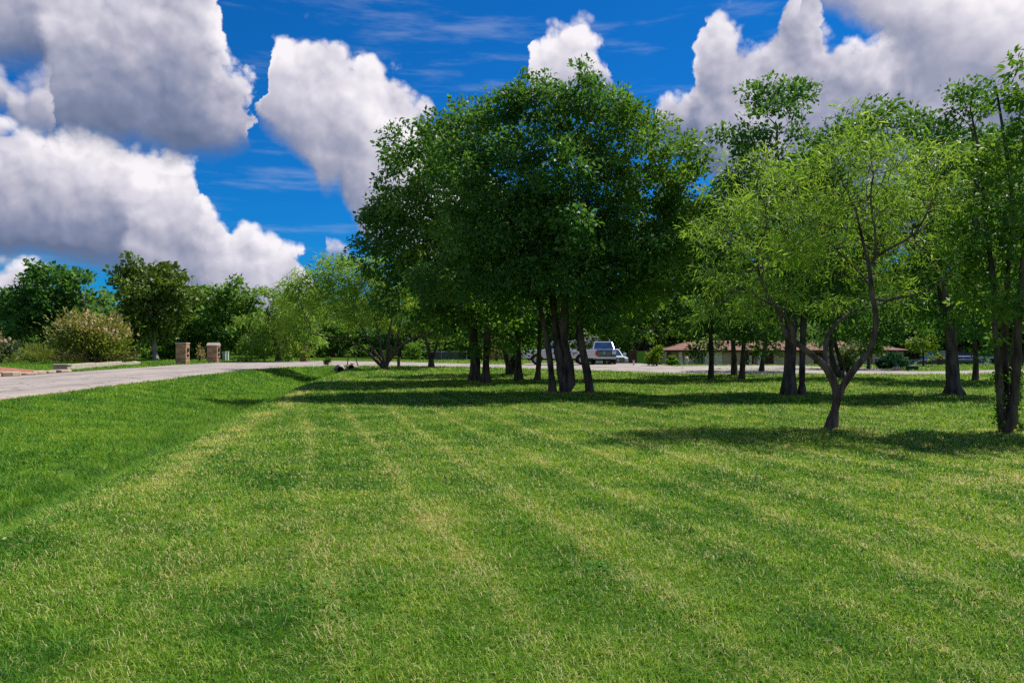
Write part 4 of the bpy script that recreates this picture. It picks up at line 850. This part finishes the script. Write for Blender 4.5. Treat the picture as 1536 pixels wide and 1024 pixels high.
def house():
    d, zg, ze = 71.0, -1.32, hz(525, 71.0); X = lambda px: gx(px, d)
    Z = lambda py: hz(py, d)
    root = empty('brick_house', (X(1180), d, zg)); tag(root, 'long low tan and brick house with a brown hipped roof across the road', 'house')
    bx = lambda p0, p1, y0, y1, z0=zg, z1=ze: (X(p0)-X(1180), X(p1)-X(1180), y0, y1, z0-zg, z1-zg)
    def part(nm, mat, *boxes, parent=root, bevel=0):
        mb = MB()
        for b in boxes: mb.box(*b)
        return mb.build(nm, mat, parent, bevel=bevel)
    part('wall', M['tan_wall'], bx(1002, 1360, .6, 9))
    part('brick_wall', M['pink_brick'], bx(1085, 1118, .25, .598)); part('brick_wall', M['tan_brick'], bx(1311, 1346, .2, .598)); part('brick_wall', M['pink_brick'], bx(1162, 1166, .2, .598))
    part('brick_wall', M['tan_brick'], bx(1206, 1222, .2, .598)); part('brick_wall', M['cream_wall'], bx(1240, 1262, .2, .598))
    for p0, p1 in ((1058, 1066), (1072, 1084), (1324.6, 1328)): part('column', M['cream_wall'], bx(p0, p1, .1, .597))
    for p, lean in ((1001, -3), (1024, 4), (1138, -5)):
        mb = MB(); a = X(p)-X(1180); L = lean*.064; w = .16 if p < 1100 else .26; mb.prism([(a-w, 0), (a+w, 0), (a+w-L, ze-zg), (a-w-L, ze-zg)], -.05, .3); mb.build('slanted_post', M['cream_wall'] if p > 1001 else M['brown_wood'], root)
    dr = part('door', M['teal_paint'], bx(1047, 1057.5, .5, .596, zg, Z(530))); part('frame', M['white_trim'], *[bx(q, q+.6, .46, .499, zg, Z(530)) for q in (1047, 1052, 1057)], parent=dr)
    part('pane', M['pane'], *[bx(q, q+3.6, .47, .498, zg+.5, Z(532)) for q in (1048, 1053)], parent=dr)
    dr = part('door', M['brown_wood'], bx(1120, 1133, .5, .595, zg, Z(527))); part('pane', M['white_trim'], bx(1126, 1130, .46, .499, zg+.3, Z(533)), parent=dr)
    dr = part('door', M['brown_wood'], bx(1223, 1239, .5, .595, zg, Z(529)))
    def garage(p0, p1, mat, top=528):
        g = part('garage_door', mat, bx(p0, p1, .45, .594, zg, Z(top))); w = (p1-p0)/4
        part('panel', mat, *[bx(p0+.4+i*w, p0+w*(i+1)-.4, .42, .449, zg+.12+k*.5, zg+.52+k*.5) for i in range(4) for k in range(4) if zg+.52+k*.5 < Z(top)], parent=g)
    garage(1003.5, 1021, M['tan_wall']); garage(1027, 1044.5, M['tan_wall']); garage(1146, 1161, M['brown_wood']); garage(1284, 1310, M['grey_door'])
    def window(p0, p1, z0, z1, mat='pane'):
        f = part('window', M['white_trim'], bx(p0, p1, .12, .198, z0, z1)); part('pane', M[mat], *[bx(p0+.6+i*(p1-p0)/2, p0+(i+1)*(p1-p0)/2-.4, .10, .119, z0+.06, z1-.06) for i in (0, 1)], parent=f); part('sill', M['white_trim'], bx(p0-.5, p1+.5, .04, .118, z0-.08, z0-.01), parent=f)
    window(1312.5, 1321, Z(543.5), Z(537)); window(1329, 1340, Z(536), Z(527), 'brown_wood'); window(1251, 1258, Z(540), Z(532))
    # hipped roof with eaves
    a, b, y0, y1, zr = X(996)-X(1180), X(1366)-X(1180), -.2, 9.8, ze-zg+.95; ym = (y0+y1)/2; q = 4.2; e = ze-zg
    mb = MB(); mb.add([(a, y0, e), (b, y0, e), (b, y1, e), (a, y1, e), (a+q, ym, zr), (b-q, ym, zr), (a, y0, e-.0), (b, y0, e)], [(0,1,5,4), (1,2,5), (2,3,4,5), (3,0,4), (3,2,1,0)]); rf = mb.build('roof', M['roof_brown'], root)
    f = MB(); f.box(a, b, y0-.06, y0-.003, e-.16, e+.02); f.build('fascia', M['brown_wood'], rf)
    c = MB(); c.box(2, 3, ym-.4, ym+.4, zr-.6, zr+.7); c.build('chimney', M['pink_brick'], rf)
house()
def small_house(name, label, p0, p1, d, zg, pe, pr_, mats, dep=8):
    """simple gable-front neighbours mostly hidden by trees"""
    root = empty(name, (gx((p0+p1)/2, d), d, zg)); tag(root, label, 'house'); w = (gx(p1, d)-gx(p0, d))/2; e = hz(pe, d)-zg; r = hz(pr_, d)-zg
    mb = MB(); mb.box(-w, w, 0, dep, 0, e); mb.build('wall', mats[0], root)
    mb = MB(); a = .6; mb.add([(-w-a, -a, e), (w+a, -a, e), (w+a, dep+a, e), (-w-a, dep+a, e), (-w*.45, dep/2, r), (w*.45, dep/2, r)], [(0,1,5,4), (1,2,5), (2,3,4,5), (3,0,4), (3,2,1,0)]); rf = mb.build('roof', mats[1], root)
    f = MB(); f.box(-w-a, w+a, -a-.05, -a-.003, e-.18, e+.02); f.build('fascia', M['white_trim'], rf)
    dr = MB(); dr.box(-w*.5, -w*.5+1, -.06, -.003, 0, min(2.05, e-.2)); dr.build('door', M['brown_wood'], root)
    wn = MB(); wn.box(w*.1, w*.1+1.6, -.06, -.003, .9, min(2.0, e-.25)); f = wn.build('window', M['white_trim'], root); p = MB(); p.box(w*.1+.08, w*.1+1.52, -.09, -.061, .98, min(1.92, e-.33)); p.build('pane', M['pane'], f)
small_house('grey_roof_house', 'house with a grey hipped roof rising behind the silver pickup', 862, 918, 86, -1.2, 515, 503, (M['tan_wall'], M['roof_grey']))
small_house('pale_roof_house', 'low house with a pale roof in shade by the picture edge', 1416, 1486, 78, -1.25, 535, 526, (M['tan_brick'], M['grey_door']))

# ------------------------------------------------------------------ mailbox pillars and small things by the road
M['pillar_brick'] = brick_mat('brown_mailbox_brick', (.26, .13, .065), (.56, .34, .19), (.46, .36, .25), 1, .34, .13); M['cap_stone'] = noise_mat('pale_cap_stone', (.38, .31, .25), (.52, .44, .36), 5, .9, .3)
M['iron'] = noise_mat('black_iron', (.012, .012, .013), (.028, .028, .03), 10, .5); M['concrete'] = noise_mat('tan_concrete', (.42, .35, .27), (.60, .52, .42), 3, .95, .4, 25); M['old_wood'] = noise_mat('grey_weathered_wood', (.10, .09, .07), (.19, .17, .13), 6, .9, .5, 20, stretch=(6, 6, .5))
def pillar(label, px, base_row, top_row, wid, rz, gable=False, flowers=False):
    d = dz(base_row); h = (base_row-top_row)*d/F; root = empty('brick_mailbox', (gx(px, d), d, float(gz(gx(px, d), d))-.02), rz); tag(root, label, 'mailbox', 'brick mailbox pillars along the far kerb')
    w = wid/2; hb = h-(.30 if gable else .1); mb = MB(); mb.box(-w, w, -w, w, 0, hb); mb.build('pillar', M['pillar_brick'], root, bevel=.01)
    c = MB()
    if gable: c.prism([(-w-.05, hb), (w+.05, hb), (w+.05, hb+.07), (.0+w*.35, h), (-w*.35, h), (-w-.05, hb+.07)], -w-.05, w+.05, 'x')
    else: c.box(-w-.04, w+.04, -w-.04, w+.04, hb, h)
    c.build('cap', M['cap_stone'], root, bevel=.015)
    z0 = h*.58
    m = MB(); pr_ = [(-.15, z0), (.15, z0), (.15, z0+.18)]+[(.15*math.cos(t), z0+.18+.15*math.sin(t)) for t in np.linspace(.3, math.pi-.3, 7)]+[(-.15, z0+.18)]; m.prism(pr_, w-.1, w+.07, 'x'); b = m.build('mailbox_door', M['iron'], root)
    k = MB(); k.box(w+.07, w+.10, -.02, .02, z0+.12, z0+.2); k.build('knob', M['chrome'], b)
    s = MB(); s.box(w+.002, w+.03, -.2, .2, z0-.38, z0-.20); s.build('number_plaque', M['iron'], root)
    if flowers:
        rg = np.random.RandomState(9); N = 120; q = rg.randn(N, 3)*np.array([.22, .2, .10])+np.array([0, 0, h+.12]); a = rg.randn(N, 3); a[:, 2] += .6; a /= np.linalg.norm(a, axis=1, keepdims=True); ww = np.cross(a, rg.randn(N, 3)); ww /= np.linalg.norm(ww, axis=1, keepdims=True)
        v = np.stack([q, q+a*.08+ww*.04, q+a*.16, q+a*.08-ww*.04], 1).reshape(-1, 3); link_mesh('flowers', np_mesh('flowers', v, np.arange(4*N), np.full(N, 4), {'tint': .5+.5*rg.rand(N)}), M['leaf_tan'], root)
pillar('square brown brick mailbox pillar with a flat cap, beside the pale curved trunk', 274, 546, 513.5, .82, R(3))
pillar('brown brick mailbox pillar with a pale sloping cap, next to the pale posts', 320.5, 544, 513.5, .86, R(3), gable=True)
pillar('brick mailbox pillar hung with pinkish flowers, half hidden by the wide low tree', 455.5, 542, 522, .62, R(3), flowers=True)
def post(name, label, cat, px0, py0, px1, py1, d, r, mat, square=False, cap=None):
    a, b = P(px0, py0, d), P(px1, py1, d); g = float(gz(a[0], a[1])); a[2] = min(a[2], g)-.03; root = empty(name, tuple(a)); tag(root, label, cat)
    mb = MB()
    if square: mb.box(-r, r, -r, r, 0, (b-a)[2])
    else: mb.tube([(0, 0, 0), tuple((b-a)*.5), tuple(b-a)], [r*1.1, r, r*.9], 8); mb.cyl(tuple(b-a), r*.9, r*.5, .02, 8)
    mb.build('shaft', mat, root, bevel=.01 if square else 0)
    if cap:
        c = MB(); c.box(-r-.03, r+.03, -r-.03, r+.03, (b-a)[2], (b-a)[2]+.08); c.build('cap', cap, root, bevel=.02)
M['pale_green'] = noise_mat('pale_green_plastic', (.34, .42, .32), (.46, .53, .42), 4, .5); M['dark_green'] = noise_mat('dark_green_metal', (.012, .05, .025), (.02, .075, .035), 4, .5)
post('utility_pedestal', 'pale utility pedestal nearest the sloping capped mailbox pillar', 'utility post', 336.5, 541, 336.5, 529, 73, .15, M['pale_green'], True, M['pale_green'])
post('utility_pedestal', 'white utility pedestal farther from the mailbox, of the two side by side', 'utility post', 341, 541, 341, 528, 73.4, .12, M['white_trim'], True, M['white_trim'])
post('wooden_post', 'short thick weathered wooden post beside the fanned low tree', 'post', 598, 550, 598, 537.5, 53.2, .10, M['old_wood'], True, M['old_wood'])
post('stake', 'thin dark stake by the culvert, leaning away from the fanned tree', 'stake', 519.5, 554, 523, 531, 50, .035, M['old_wood'])
post('stake', 'thin dark stake by the culvert, leaning under the low limb of the fanned tree', 'stake', 538, 554, 533, 533, 50.5, .035, M['old_wood'])
post('marker_post', 'small white marker post with a dark top by the truck pad', 'marker post', 950.5, 547.5, 950.5, 541, 58.0, .06, M['white_trim'], True, M['red_lamp'])
post('fence_post', 'lone brown post at the picture-edge side of the small lime tree', 'post', 1410, 549, 1410, 533, 57, .14, M['brown_wood'], True, M['brown_wood'])
def culvert(label, px, py, d, r, mat):
    x = gx(px, d); z = hz(py, d); root = empty('culvert_pipe', (x, d, z), R(12)); tag(root, label, 'culvert', 'culvert pipes at the end of the ditch')
    m = MB(); m.lathe((0, 0, r), [(r, 3.0), (r, 0), (r*.84, 0), (r*.84, 2.6), (.01, 2.6)], 20, 'y'); m.build('pipe', mat, root, smooth=False)
    rg = random.Random(int(px)); s = MB()
    for k in range(7):
        a = rg.uniform(-.3, 3.4); s.lathe((math.cos(a)*r*1.5, rg.uniform(-.1, .3), r+math.sin(a)*r*1.35-.05), [(.01, -.09), (.12, -.04), (.15, .03), (.07, .1), (.01, .11)], 7)
    s.build('stones', M['concrete'], root)
culvert('larger round culvert opening with a pale rim, lowest in the grassy ditch', 510.5, 560.5, 48.6, .24, M['concrete'])
culvert('smaller half-buried culvert opening nearer the fanned low tree', 527, 556.5, 50.2, .22, M['concrete'])
# red stone bed across the road, its edging stones, a low kerb wall and a white block
M['red_gravel'] = noise_mat('red_gravel', (.20, .075, .045), (.44, .20, .13), 6, .95, 1.0, 14); M['buff_stone'] = noise_mat('buff_stone', (.36, .26, .18), (.56, .44, .34), 4, .9, .5, 12)
def stone_bed():
    n, m = 40, 16; vs = []; fs = []
    for i in range(n):
        for j in range(m):
            t, u = i/(n-1), j/(m-1); y = 30+t*13.2; x = -26.0-.35*t-u*(7.5); hh = .62*math.sin(math.pi*min(1, u*1.25))**.7*math.sin(math.pi*min(1, max(0, t*.9+.1)))**.6 if 0 < u < .8 else 0
            vs.append((x, y, .015+hh*(.75+.5*float(fbm(x, y, 1.3)))))
    for i in range(n-1):
        for j in range(m-1): fs.append((i*m+j, i*m+j+1, (i+1)*m+j+1, (i+1)*m+j))
    f = np.array(fs); o = link_mesh('stone_bed', np_mesh('stone_bed', vs, f.ravel(), np.full(len(f), 4), smooth=True), M['red_gravel']); tag(o, 'raised bed of red brown gravel along the far road edge', 'gravel bed', kind='structure')
stone_bed()
rs = random.Random(21)
for k in range(9):
    y = 33+k*1.2+rs.uniform(-.2, .2); x = -25.75-.02*(y-35)+rs.uniform(-.15, .1); mb = MB(); a, b, h = rs.uniform(.3, .6), rs.uniform(.5, .85), rs.uniform(.10, .24)
    pr = [(a*math.cos(t)*rs.uniform(.8, 1.1), b*math.sin(t)*rs.uniform(.8, 1.1)) for t in np.linspace(0, 6.28, 9)[:-1]]; mb.prism(pr, 0, h, 'z'); o = mb.build('edging_stone', M['buff_stone'], None, bevel=.04, loc=(x, y, 0), rz=rs.uniform(0, .6)); tag(o, 'flat buff edging stone lying between the red gravel bed and the road', 'stone', 'edging stones of the red gravel bed')
mb = MB(); mb.box(-.4, .4, -.3, .3, 0, .36); mb.box(-.46, .46, -.36, .36, .36, .44); o = mb.build('concrete_block', M['cap_stone'], None, bevel=.03, loc=(gx(93, 44.5), 44.5, 0), rz=.2); tag(o, 'pale square concrete block at the end of the red gravel bed', 'block')
def kerb_wall():
    root = empty('kerb_wall', (gx(101, 45.6), 45.6, 0)); tag(root, 'low tan concrete kerb wall bordering the far edge of the road', 'low wall')
    pts = [(gx(103, 45.6), 45.6), (gx(140, 50), 50.0), (gx(180, 55.5), 55.5), (gx(208, 58.5), 58.5), (gx(200, 62), 62)]; o = np.array(root.location)
    for i in range(len(pts)-1):
        a, b = np.array(pts[i])-o[:2], np.array(pts[i+1])-o[:2]; t = (b-a)/np.linalg.norm(b-a); nrm = np.array([-t[1], t[0]])*.14; h = (.40, .36, .26, .24)[i]
        mb = MB(); q = [a-nrm, b-t*.012-nrm, b-t*.012+nrm, a+nrm]; mb.prism([tuple(v) for v in q], -.05, h, 'z'); mb.build('wall_section', M['concrete'], root, bevel=.02)
kerb_wall()
# chain-link fence with a dark screen, and the green board fence
M['screen'] = noise_mat('dark_screen_fabric', (.018, .028, .034), (.045, .062, .072), 3, .9); M['galv'] = noise_mat('galvanised_pipe', (.28, .30, .32), (.40, .42, .44), 8, .4, metal=.5); M['lime_board'] = noise_mat('lime_green_board', (.13, .28, .02), (.19, .36, .035), 2, .7, stretch=(6, 1, .5)) ; 
def chain_fence():
    d = 76; x0, x1 = gx(643, d), gx(700, d); root = empty('chain_link_fence', (x0, d, 0)); tag(root, 'chain-link fence with a dark screen across the road behind the forked tree', 'fence'); w = x1-x0; h = hz(527, d)
    for k in range(4):
        mb = MB(); mb.cyl((k*w/3, 0, -.05), .04, .04, h+.08, 8); mb.lathe((k*w/3, 0, h+.03), [(.05, 0), (.04, .05), (.005, .07)], 8); mb.build('post', M['galv'], root)
    mb = MB(); mb.cyl((0, -.05, h-.03), .025, .025, w, 8, 'x'); mb.build('top_rail', M['galv'], root)
    mb = MB(); mb.box(0, w, .045, .055, .03, h-.03); mb.build('screen', M['screen'], root)
    mb = MB(); n = int(w/.16)
    for k in range(n):
        for s in (-1, 1):
            a = k*.16+.05; b = a+s*(h-.1)
            if 0 <= b <= w: mb.tube([(a, -.06, .05), (b, -.06, h-.05)], [.006, .006], 3)
    mb.build('wire_mesh', M['galv'], root)
chain_fence()
def board_fence():
    d = 70; root = empty('board_fence', (gx(942, d), d, float(gz(gx(957, d), d)))); tag(root, 'bright lime green board panel between dark posts beside the parked white car', 'fence'); o = root.location; X = lambda p: gx(p, d)-o.x; z1 = hz(526.5, d)-o.z
    for k in range(4):
        mb = MB(); w = (X(970.5)-X(954.5))/4; mb.box(X(954.5)+k*w+.012, X(954.5)+(k+1)*w-.012, -.02, .02, .06, z1); mb.build('board', M['lime_board'], root)
    for p, m in ((944.5, 'brown_wood'), (948.5, 'brown_wood'), (953, 'brown_wood'), (972.5, 'brown_wood')):
        mb = MB(); mb.box(X(p)-.13, X(p)+.13, -.1, .1, 0, z1+.1); mb.build('post', M[m], root, bevel=.02)
    mb = MB(); mb.box(X(975.2)-.06, X(975.2)+.06, -.08, .08, 0, z1); mb.build('post', M['white_trim'], root, bevel=.01)
board_fence()
def hydrant():
    d = 57.5; x = gx(1030, d); root = empty('fire_hydrant', (x, d, float(gz(x, d)))); tag(root, 'small cream fire hydrant on the grass before the tan garage', 'fire hydrant')
    m = M['cream_wall']; mb = MB(); mb.lathe((0, 0, 0), [(.01, 0), (.17, 0), (.17, .05), (.12, .06), (.12, .46), (.15, .48), (.15, .52)], 16); mb.build('barrel', m, root)
    mb = MB(); mb.lathe((0, 0, .52), [(.15, 0), (.13, .08), (.07, .14), (.03, .15), (.03, .2), (.005, .2)], 16); mb.build('bonnet', m, root)
    for s in (-1, 1): mb = MB(); mb.cyl((s*.1, 0, .36), .06, .06, s*.1, 10, 'x'); mb.build('nozzle', m, root)
hydrant()
mb = MB(); d = 45.6; mb.box(-.3, .3, -.22, .22, 0, .27); mb.box(-.34, .34, -.26, .26, .27, .32); o = mb.build('utility_box', M['dark_green'], None, bevel=.03, loc=(gx(1368, d), d, 0)); tag(o, 'low dark green utility box on the verge near the small lime tree', 'utility box')
mb = MB(); d = 45.9; mb.lathe((0, 0, 0), [(.26, 0), (.28, .1), (.20, .2), (.08, .27), (.01, .28)], 9); o = mb.build('rock', M['buff_stone'], None, bevel=.03, loc=(gx(1345, d), d, 0)); tag(o, 'pale tan rock on the verge under the blue green shrub', 'rock')
mb = MB(); mb.box(0, gx(1322, 56)-gx(1268, 56), 0, 1.4, -.1, .05); o = mb.build('sidewalk', M['concrete'], None, loc=(gx(1268, 56), 56, -.02)); tag(o, kind='structure')
# ------------------------------------------------------------------ sky with cumulus, sun, camera
SUN_EL, SUN_AZ = 57.0, 53.0               # degrees; azimuth clockwise from the view direction
w = bpy.data.worlds.new("World"); scene.world = w; w.use_nodes = True
n, l = w.node_tree.nodes, w.node_tree.links; bg = n['Background']; bg.inputs['Strength'].default_value = .12
def mth(op, a, b=None, c=None, clamp=False):
    k = n.new('ShaderNodeMath'); k.operation = op; k.use_clamp = clamp
    for i, v in enumerate((a, b, c)):
        if v is None: continue
        if isinstance(v, (int, float)): k.inputs[i].default_value = v
        else: l.new(v, k.inputs[i])
    return k.outputs[0]
def sms(x, a, b):
    k = n.new('ShaderNodeMapRange'); k.interpolation_type = 'SMOOTHSTEP'; k.inputs[1].default_value = a; k.inputs[2].default_value = b; l.new(x, k.inputs[0]); return k.outputs[0]
def mixc(f, a, b, mode='MIX'):
    k = n.new('ShaderNodeMix'); k.data_type = 'RGBA'; k.blend_type = mode
    for i, v in ((0, f), (6, a), (7, b)):
        if isinstance(v, (int, float)): k.inputs[i].default_value = v
        elif isinstance(v, tuple): k.inputs[i].default_value = (*v, 1)
        else: l.new(v, k.inputs[i])
    return k.outputs[2]
tc = n.new('ShaderNodeTexCoord'); sep = n.new('ShaderNodeSeparateXYZ'); DIR = tc.outputs['Generated']; l.new(DIR, sep.inputs[0])
sky = n.new('ShaderNodeTexSky'); sky.sky_type = 'NISHITA'; sky.sun_disc = False; sky.sun_elevation = R(SUN_EL); sky.sun_rotation = R(SUN_AZ); sky.dust_density = .3; sky.ozone_density = 3.0; sky.air_density = 1.0
def noise(scale, detail, rough, vec, dist=0.0):
    k = n.new('ShaderNodeTexNoise'); k.inputs['Scale'].default_value = scale; k.inputs['Detail'].default_value = detail; k.inputs['Roughness'].default_value = rough; k.inputs['Distortion'].default_value = dist; l.new(vec, k.inputs['Vector']); return k
def vadd(v, t):
    k = n.new('ShaderNodeVectorMath'); k.operation = 'ADD'; l.new(v, k.inputs[0]); k.inputs[1].default_value = t; return k.outputs[0]
n1 = noise(11, 9, .60, DIR); n2 = noise(9, 2.5, .45, vadd(DIR, (.022, .0, .030))); nl = noise(5.5, 3, .5, vadd(DIR, (3.1, 1.7, .4)))
def billow(vec):
    wv = n.new('ShaderNodeVectorMath'); wv.operation = 'MULTIPLY_ADD'; l.new(n1.outputs['Color'], wv.inputs[0]); wv.inputs[1].default_value = (.034, .034, .034); l.new(vec, wv.inputs[2])
    out = None
    for sc, k in ((15, 1.0), (38, .48), (90, .26)):
        vo = n.new('ShaderNodeTexVoronoi'); vo.feature = 'F1'; vo.inputs['Scale'].default_value = sc; l.new(wv.outputs[0], vo.inputs['Vector'])
        q = mth('POWER', vo.outputs['Distance'], 1.6); q = mth('MULTIPLY', mth('SUBTRACT', .36, q), k); out = q if out is None else mth('ADD', out, q)
    return out
az = mth('ARCTAN2', sep.outputs[0], sep.outputs[1]); el = mth('ARCSINE', sep.outputs[2])
AZ0, AZ1, EL1 = -.80, .80, .62
ws = n.new('ShaderNodeSeparateColor'); l.new(nl.outputs['Color'], ws.inputs[0]); wf = n.new('ShaderNodeSeparateColor'); l.new(n1.outputs['Color'], wf.inputs[0])
azw = mth('MULTIPLY_ADD', mth('SUBTRACT', wf.outputs[1], .5), .085, mth('MULTIPLY_ADD', mth('SUBTRACT', ws.outputs[0], .5), .03, az))
elw = mth('MULTIPLY_ADD', mth('SUBTRACT', wf.outputs[2], .5), .05, mth('MULTIPLY_ADD', mth('SUBTRACT', ws.outputs[1], .5), .03, el))
X = n.new('ShaderNodeMapRange'); X.inputs[1].default_value = AZ0; X.inputs[2].default_value = AZ1; l.new(azw, X.inputs[0]); X = X.outputs[0]
Y = mth('DIVIDE', elw, EL1)
f1 = mth('SUBTRACT', n1.outputs['Fac'], .5); f2 = mth('SUBTRACT', n2.outputs['Fac'], .5); bump = billow(DIR); bump2 = billow(vadd(DIR, (.0075, .0, .0105)))
etop = mth('ADD', mth('MULTIPLY', f1, .09), mth('MULTIPLY', bump, .075)); ebot = mth('MULTIPLY', f1, .09)
ns = noise(9, 2.5, .45, DIR)
relief = mth('MULTIPLY', mth('SUBTRACT', ns.outputs['Fac'], n2.outputs['Fac']), 1.35)
shade_n = mth('ADD', relief, mth('MULTIPLY', mth('SUBTRACT', bump, bump2), .50))
def ax(px): return (math.atan((px-768)/F)-AZ0)/(AZ1-AZ0)
def ey(px, py): return math.atan((HZ-py)/F*math.cos(math.atan((px-768)/F)))/EL1
NO = 700   # a row far below the horizon: no cloud here
def fcurve(pts):
    k = n.new('ShaderNodeFloatCurve'); c = k.mapping.curves[0]; k.mapping.use_clip = False
    m = len(pts)
    pts = [(px+(34 if py == NO and i and pts[i-1][1] != NO else 0)-(34 if py == NO and i < m-1 and pts[i+1][1] != NO else 0), py) for i, (px, py) in enumerate(pts)]
    q = [(max(0, min(1, ax(px))), ey(px, py)) for px, py in pts]
    while len(c.points) > 2: c.points.remove(c.points[-1])
    c.points[0].location = q[0]; c.points[1].location = q[-1]
    for p in q[1:-1]: c.points.new(*p)
    for p in c.points: p.handle_type = 'VECTOR'
    k.mapping.update(); l.new(X, k.inputs['Value']); return k.outputs[0]
col = mixc(1.0, sky.outputs[0], (.025, .36, .74), 'MULTIPLY')
cir = noise(7, 6, .6, DIR); mpv = n.new('ShaderNodeMapping'); mpv.inputs['Scale'].default_value = (1, 1, 7); l.new(DIR, mpv.inputs[0]); l.new(mpv.outputs[0], cir.inputs['Vector'])
col = mixc(mth('MULTIPLY', sms(cir.outputs['Fac'], .50, .78), .24), col, (4.2, 4.6, 5.6))
def cloud(top, bot, soft=(-.006, .012), lift=0.0, gain=.85, dark=0.0, op=1.0):
    global col
    t, b = fcurve(top), fcurve(bot)
    et = mth('ADD', mth('SUBTRACT', t, Y), etop); eb = mth('ADD', mth('SUBTRACT', Y, b), ebot)
    a = mth('MULTIPLY', sms(et, soft[0]-.010, soft[1]+.006), sms(eb, -.03, .025))
    rel = mth('DIVIDE', mth('SUBTRACT', Y, b), mth('MAXIMUM', mth('SUBTRACT', t, b), .05), clamp=True)
    s = mth('ADD', mth('MULTIPLY_ADD', rel, gain, lift), mth('MULTIPLY', shade_n, mth('MULTIPLY_ADD', rel, .75, .25)), clamp=True)
    r = ramp(n, [(0, (.95, 1.25, 2.1)), (.2, (1.7, 1.95, 2.9)), (.45, (3.3, 3.3, 4.1)), (.72, (5.1, 4.95, 5.6)), (1, (6.9, 6.6, 6.9))]); l.new(s, r.inputs[0])
    if op < 1: a = mth('MULTIPLY', a, op)
    col = mixc(a, col, r.outputs[0])
# back row: centre tower, small tufts behind the trees
cloud([(-300,NO),(383,NO),(386,160),(390,70),(410,46),(436,32),(452,30),(475,38),(500,66),(525,98),(537,68),(562,64),(585,90),(600,120),(622,142),(645,165),(660,200),(700,235),(760,300),(775,NO),(1900,NO)],
      [(-300,300),(386,165),(400,190),(430,215),(455,245),(470,290),(490,290),(512,275),(530,330),(560,370),(640,410),(760,420),(1900,420)], lift=.22, gain=.75)
cloud([(-300,NO),(474,NO),(478,362),(500,355),(520,362),(524,NO),(795,NO),(800,88),(815,60),(850,44),(880,50),(905,72),(918,95),(922,NO),(1900,NO)],
      [(-300,380),(476,382),(524,382),(560,200),(800,135),(920,128),(1900,120)], lift=.35)
cloud([(-300,140),(-60,190),(0,185),(60,195),(85,185),(130,200),(200,212),(270,225),(298,238),(302,285),(318,308),(335,330),(345,356),(365,338),(392,350),(436,350),(456,372),(462,NO),(1900,NO)],
      [(-300,430),(0,386),(60,390),(115,392),(165,388),(185,400),(200,480),(462,490),(1900,420)], lift=-.14, gain=1.25)
cloud([(-300,400),(0,402),(40,396),(72,402),(85,NO),(1900,NO)], [(-300,470),(85,460),(1900,420)], lift=.15)
cloud([(-300,-120),(300,-110),(322,-20),(333,30),(345,88),(366,104),(380,140),(386,190),(389,NO),(1900,NO)],
      [(-300,80),(0,84),(66,84),(72,190),(120,205),(200,218),(300,232),(350,236),(388,222),(1900,200)], lift=-.04, gain=1.05)
cloud([(-300,90),(0,108),(12,125),(20,106),(72,104),(82,120),(90,NO),(1900,NO)], [(-300,215),(0,150),(12,190),(90,205),(1900,200)], lift=.15, gain=.3, soft=(-.02, .03))
cloud([(-300,NO),(976,NO),(982,172),(1005,142),(1036,128),(1041,50),(1058,33),(1095,36),(1120,55),(1150,66),(1172,62),(1182,20),(1200,6),(1228,4),(1234,60),(1270,62),(1300,78),(1334,82),(1338,30),(1345,-60),(1400,-120),(1900,-120)],
      [(-300,380),(980,190),(1000,200),(1050,222),(1100,330),(1500,380),(1900,400)], lift=-.20, gain=.95)
cloud([(-300,NO),(1205,NO),(1212,-120),(1900,-120)], [(-300,50),(1212,0),(1250,3),(1285,18),(1310,34),(1345,60),(1400,120),(1900,200)], lift=.26, gain=.9)
hb = sms(mth('MULTIPLY', sep.outputs[2], 1.0), -.02, .0)
col = mixc(hb, (1.2, 1.4, 1.0), col); l.new(col, bg.inputs['Color'])

sd = bpy.data.lights.new('sun', 'SUN'); sd.energy = 5.0; sd.angle = R(.53); sd.color = (1.0, .945, .85)
so = bpy.data.objects.new('sun', sd); COL.objects.link(so); so.location = (30, 30, 60)
dv = Vector((math.sin(R(SUN_AZ))*math.cos(R(SUN_EL)), math.cos(R(SUN_AZ))*math.cos(R(SUN_EL)), math.sin(R(SUN_EL))))
so.rotation_euler = dv.to_track_quat('Z', 'Y').to_euler()
cd = bpy.data.cameras.new('camera'); co = bpy.data.objects.new('camera', cd); COL.objects.link(co); scene.camera = co
co.location = (0, 0, EYE); co.rotation_euler = (R(90), 0, 0); cd.sensor_width = 36; cd.lens = 36*F/1536; cd.shift_y = (HZ-512)/1536; cd.clip_start = .05; cd.clip_end = 6000
vs = scene.view_settings; vs.view_transform = 'Standard'; vs.look = 'None'; vs.exposure = .2; vs.gamma = 1; vs.use_curve_mapping = False
cy = scene.cycles; cy.max_bounces = 6; cy.diffuse_bounces = 3; cy.glossy_bounces = 2; cy.transmission_bounces = 4; cy.transparent_max_bounces = 4; cy.caustics_reflective = False; cy.caustics_refractive = False; cy.use_denoising = False
print('leaves', NLEAF[0])
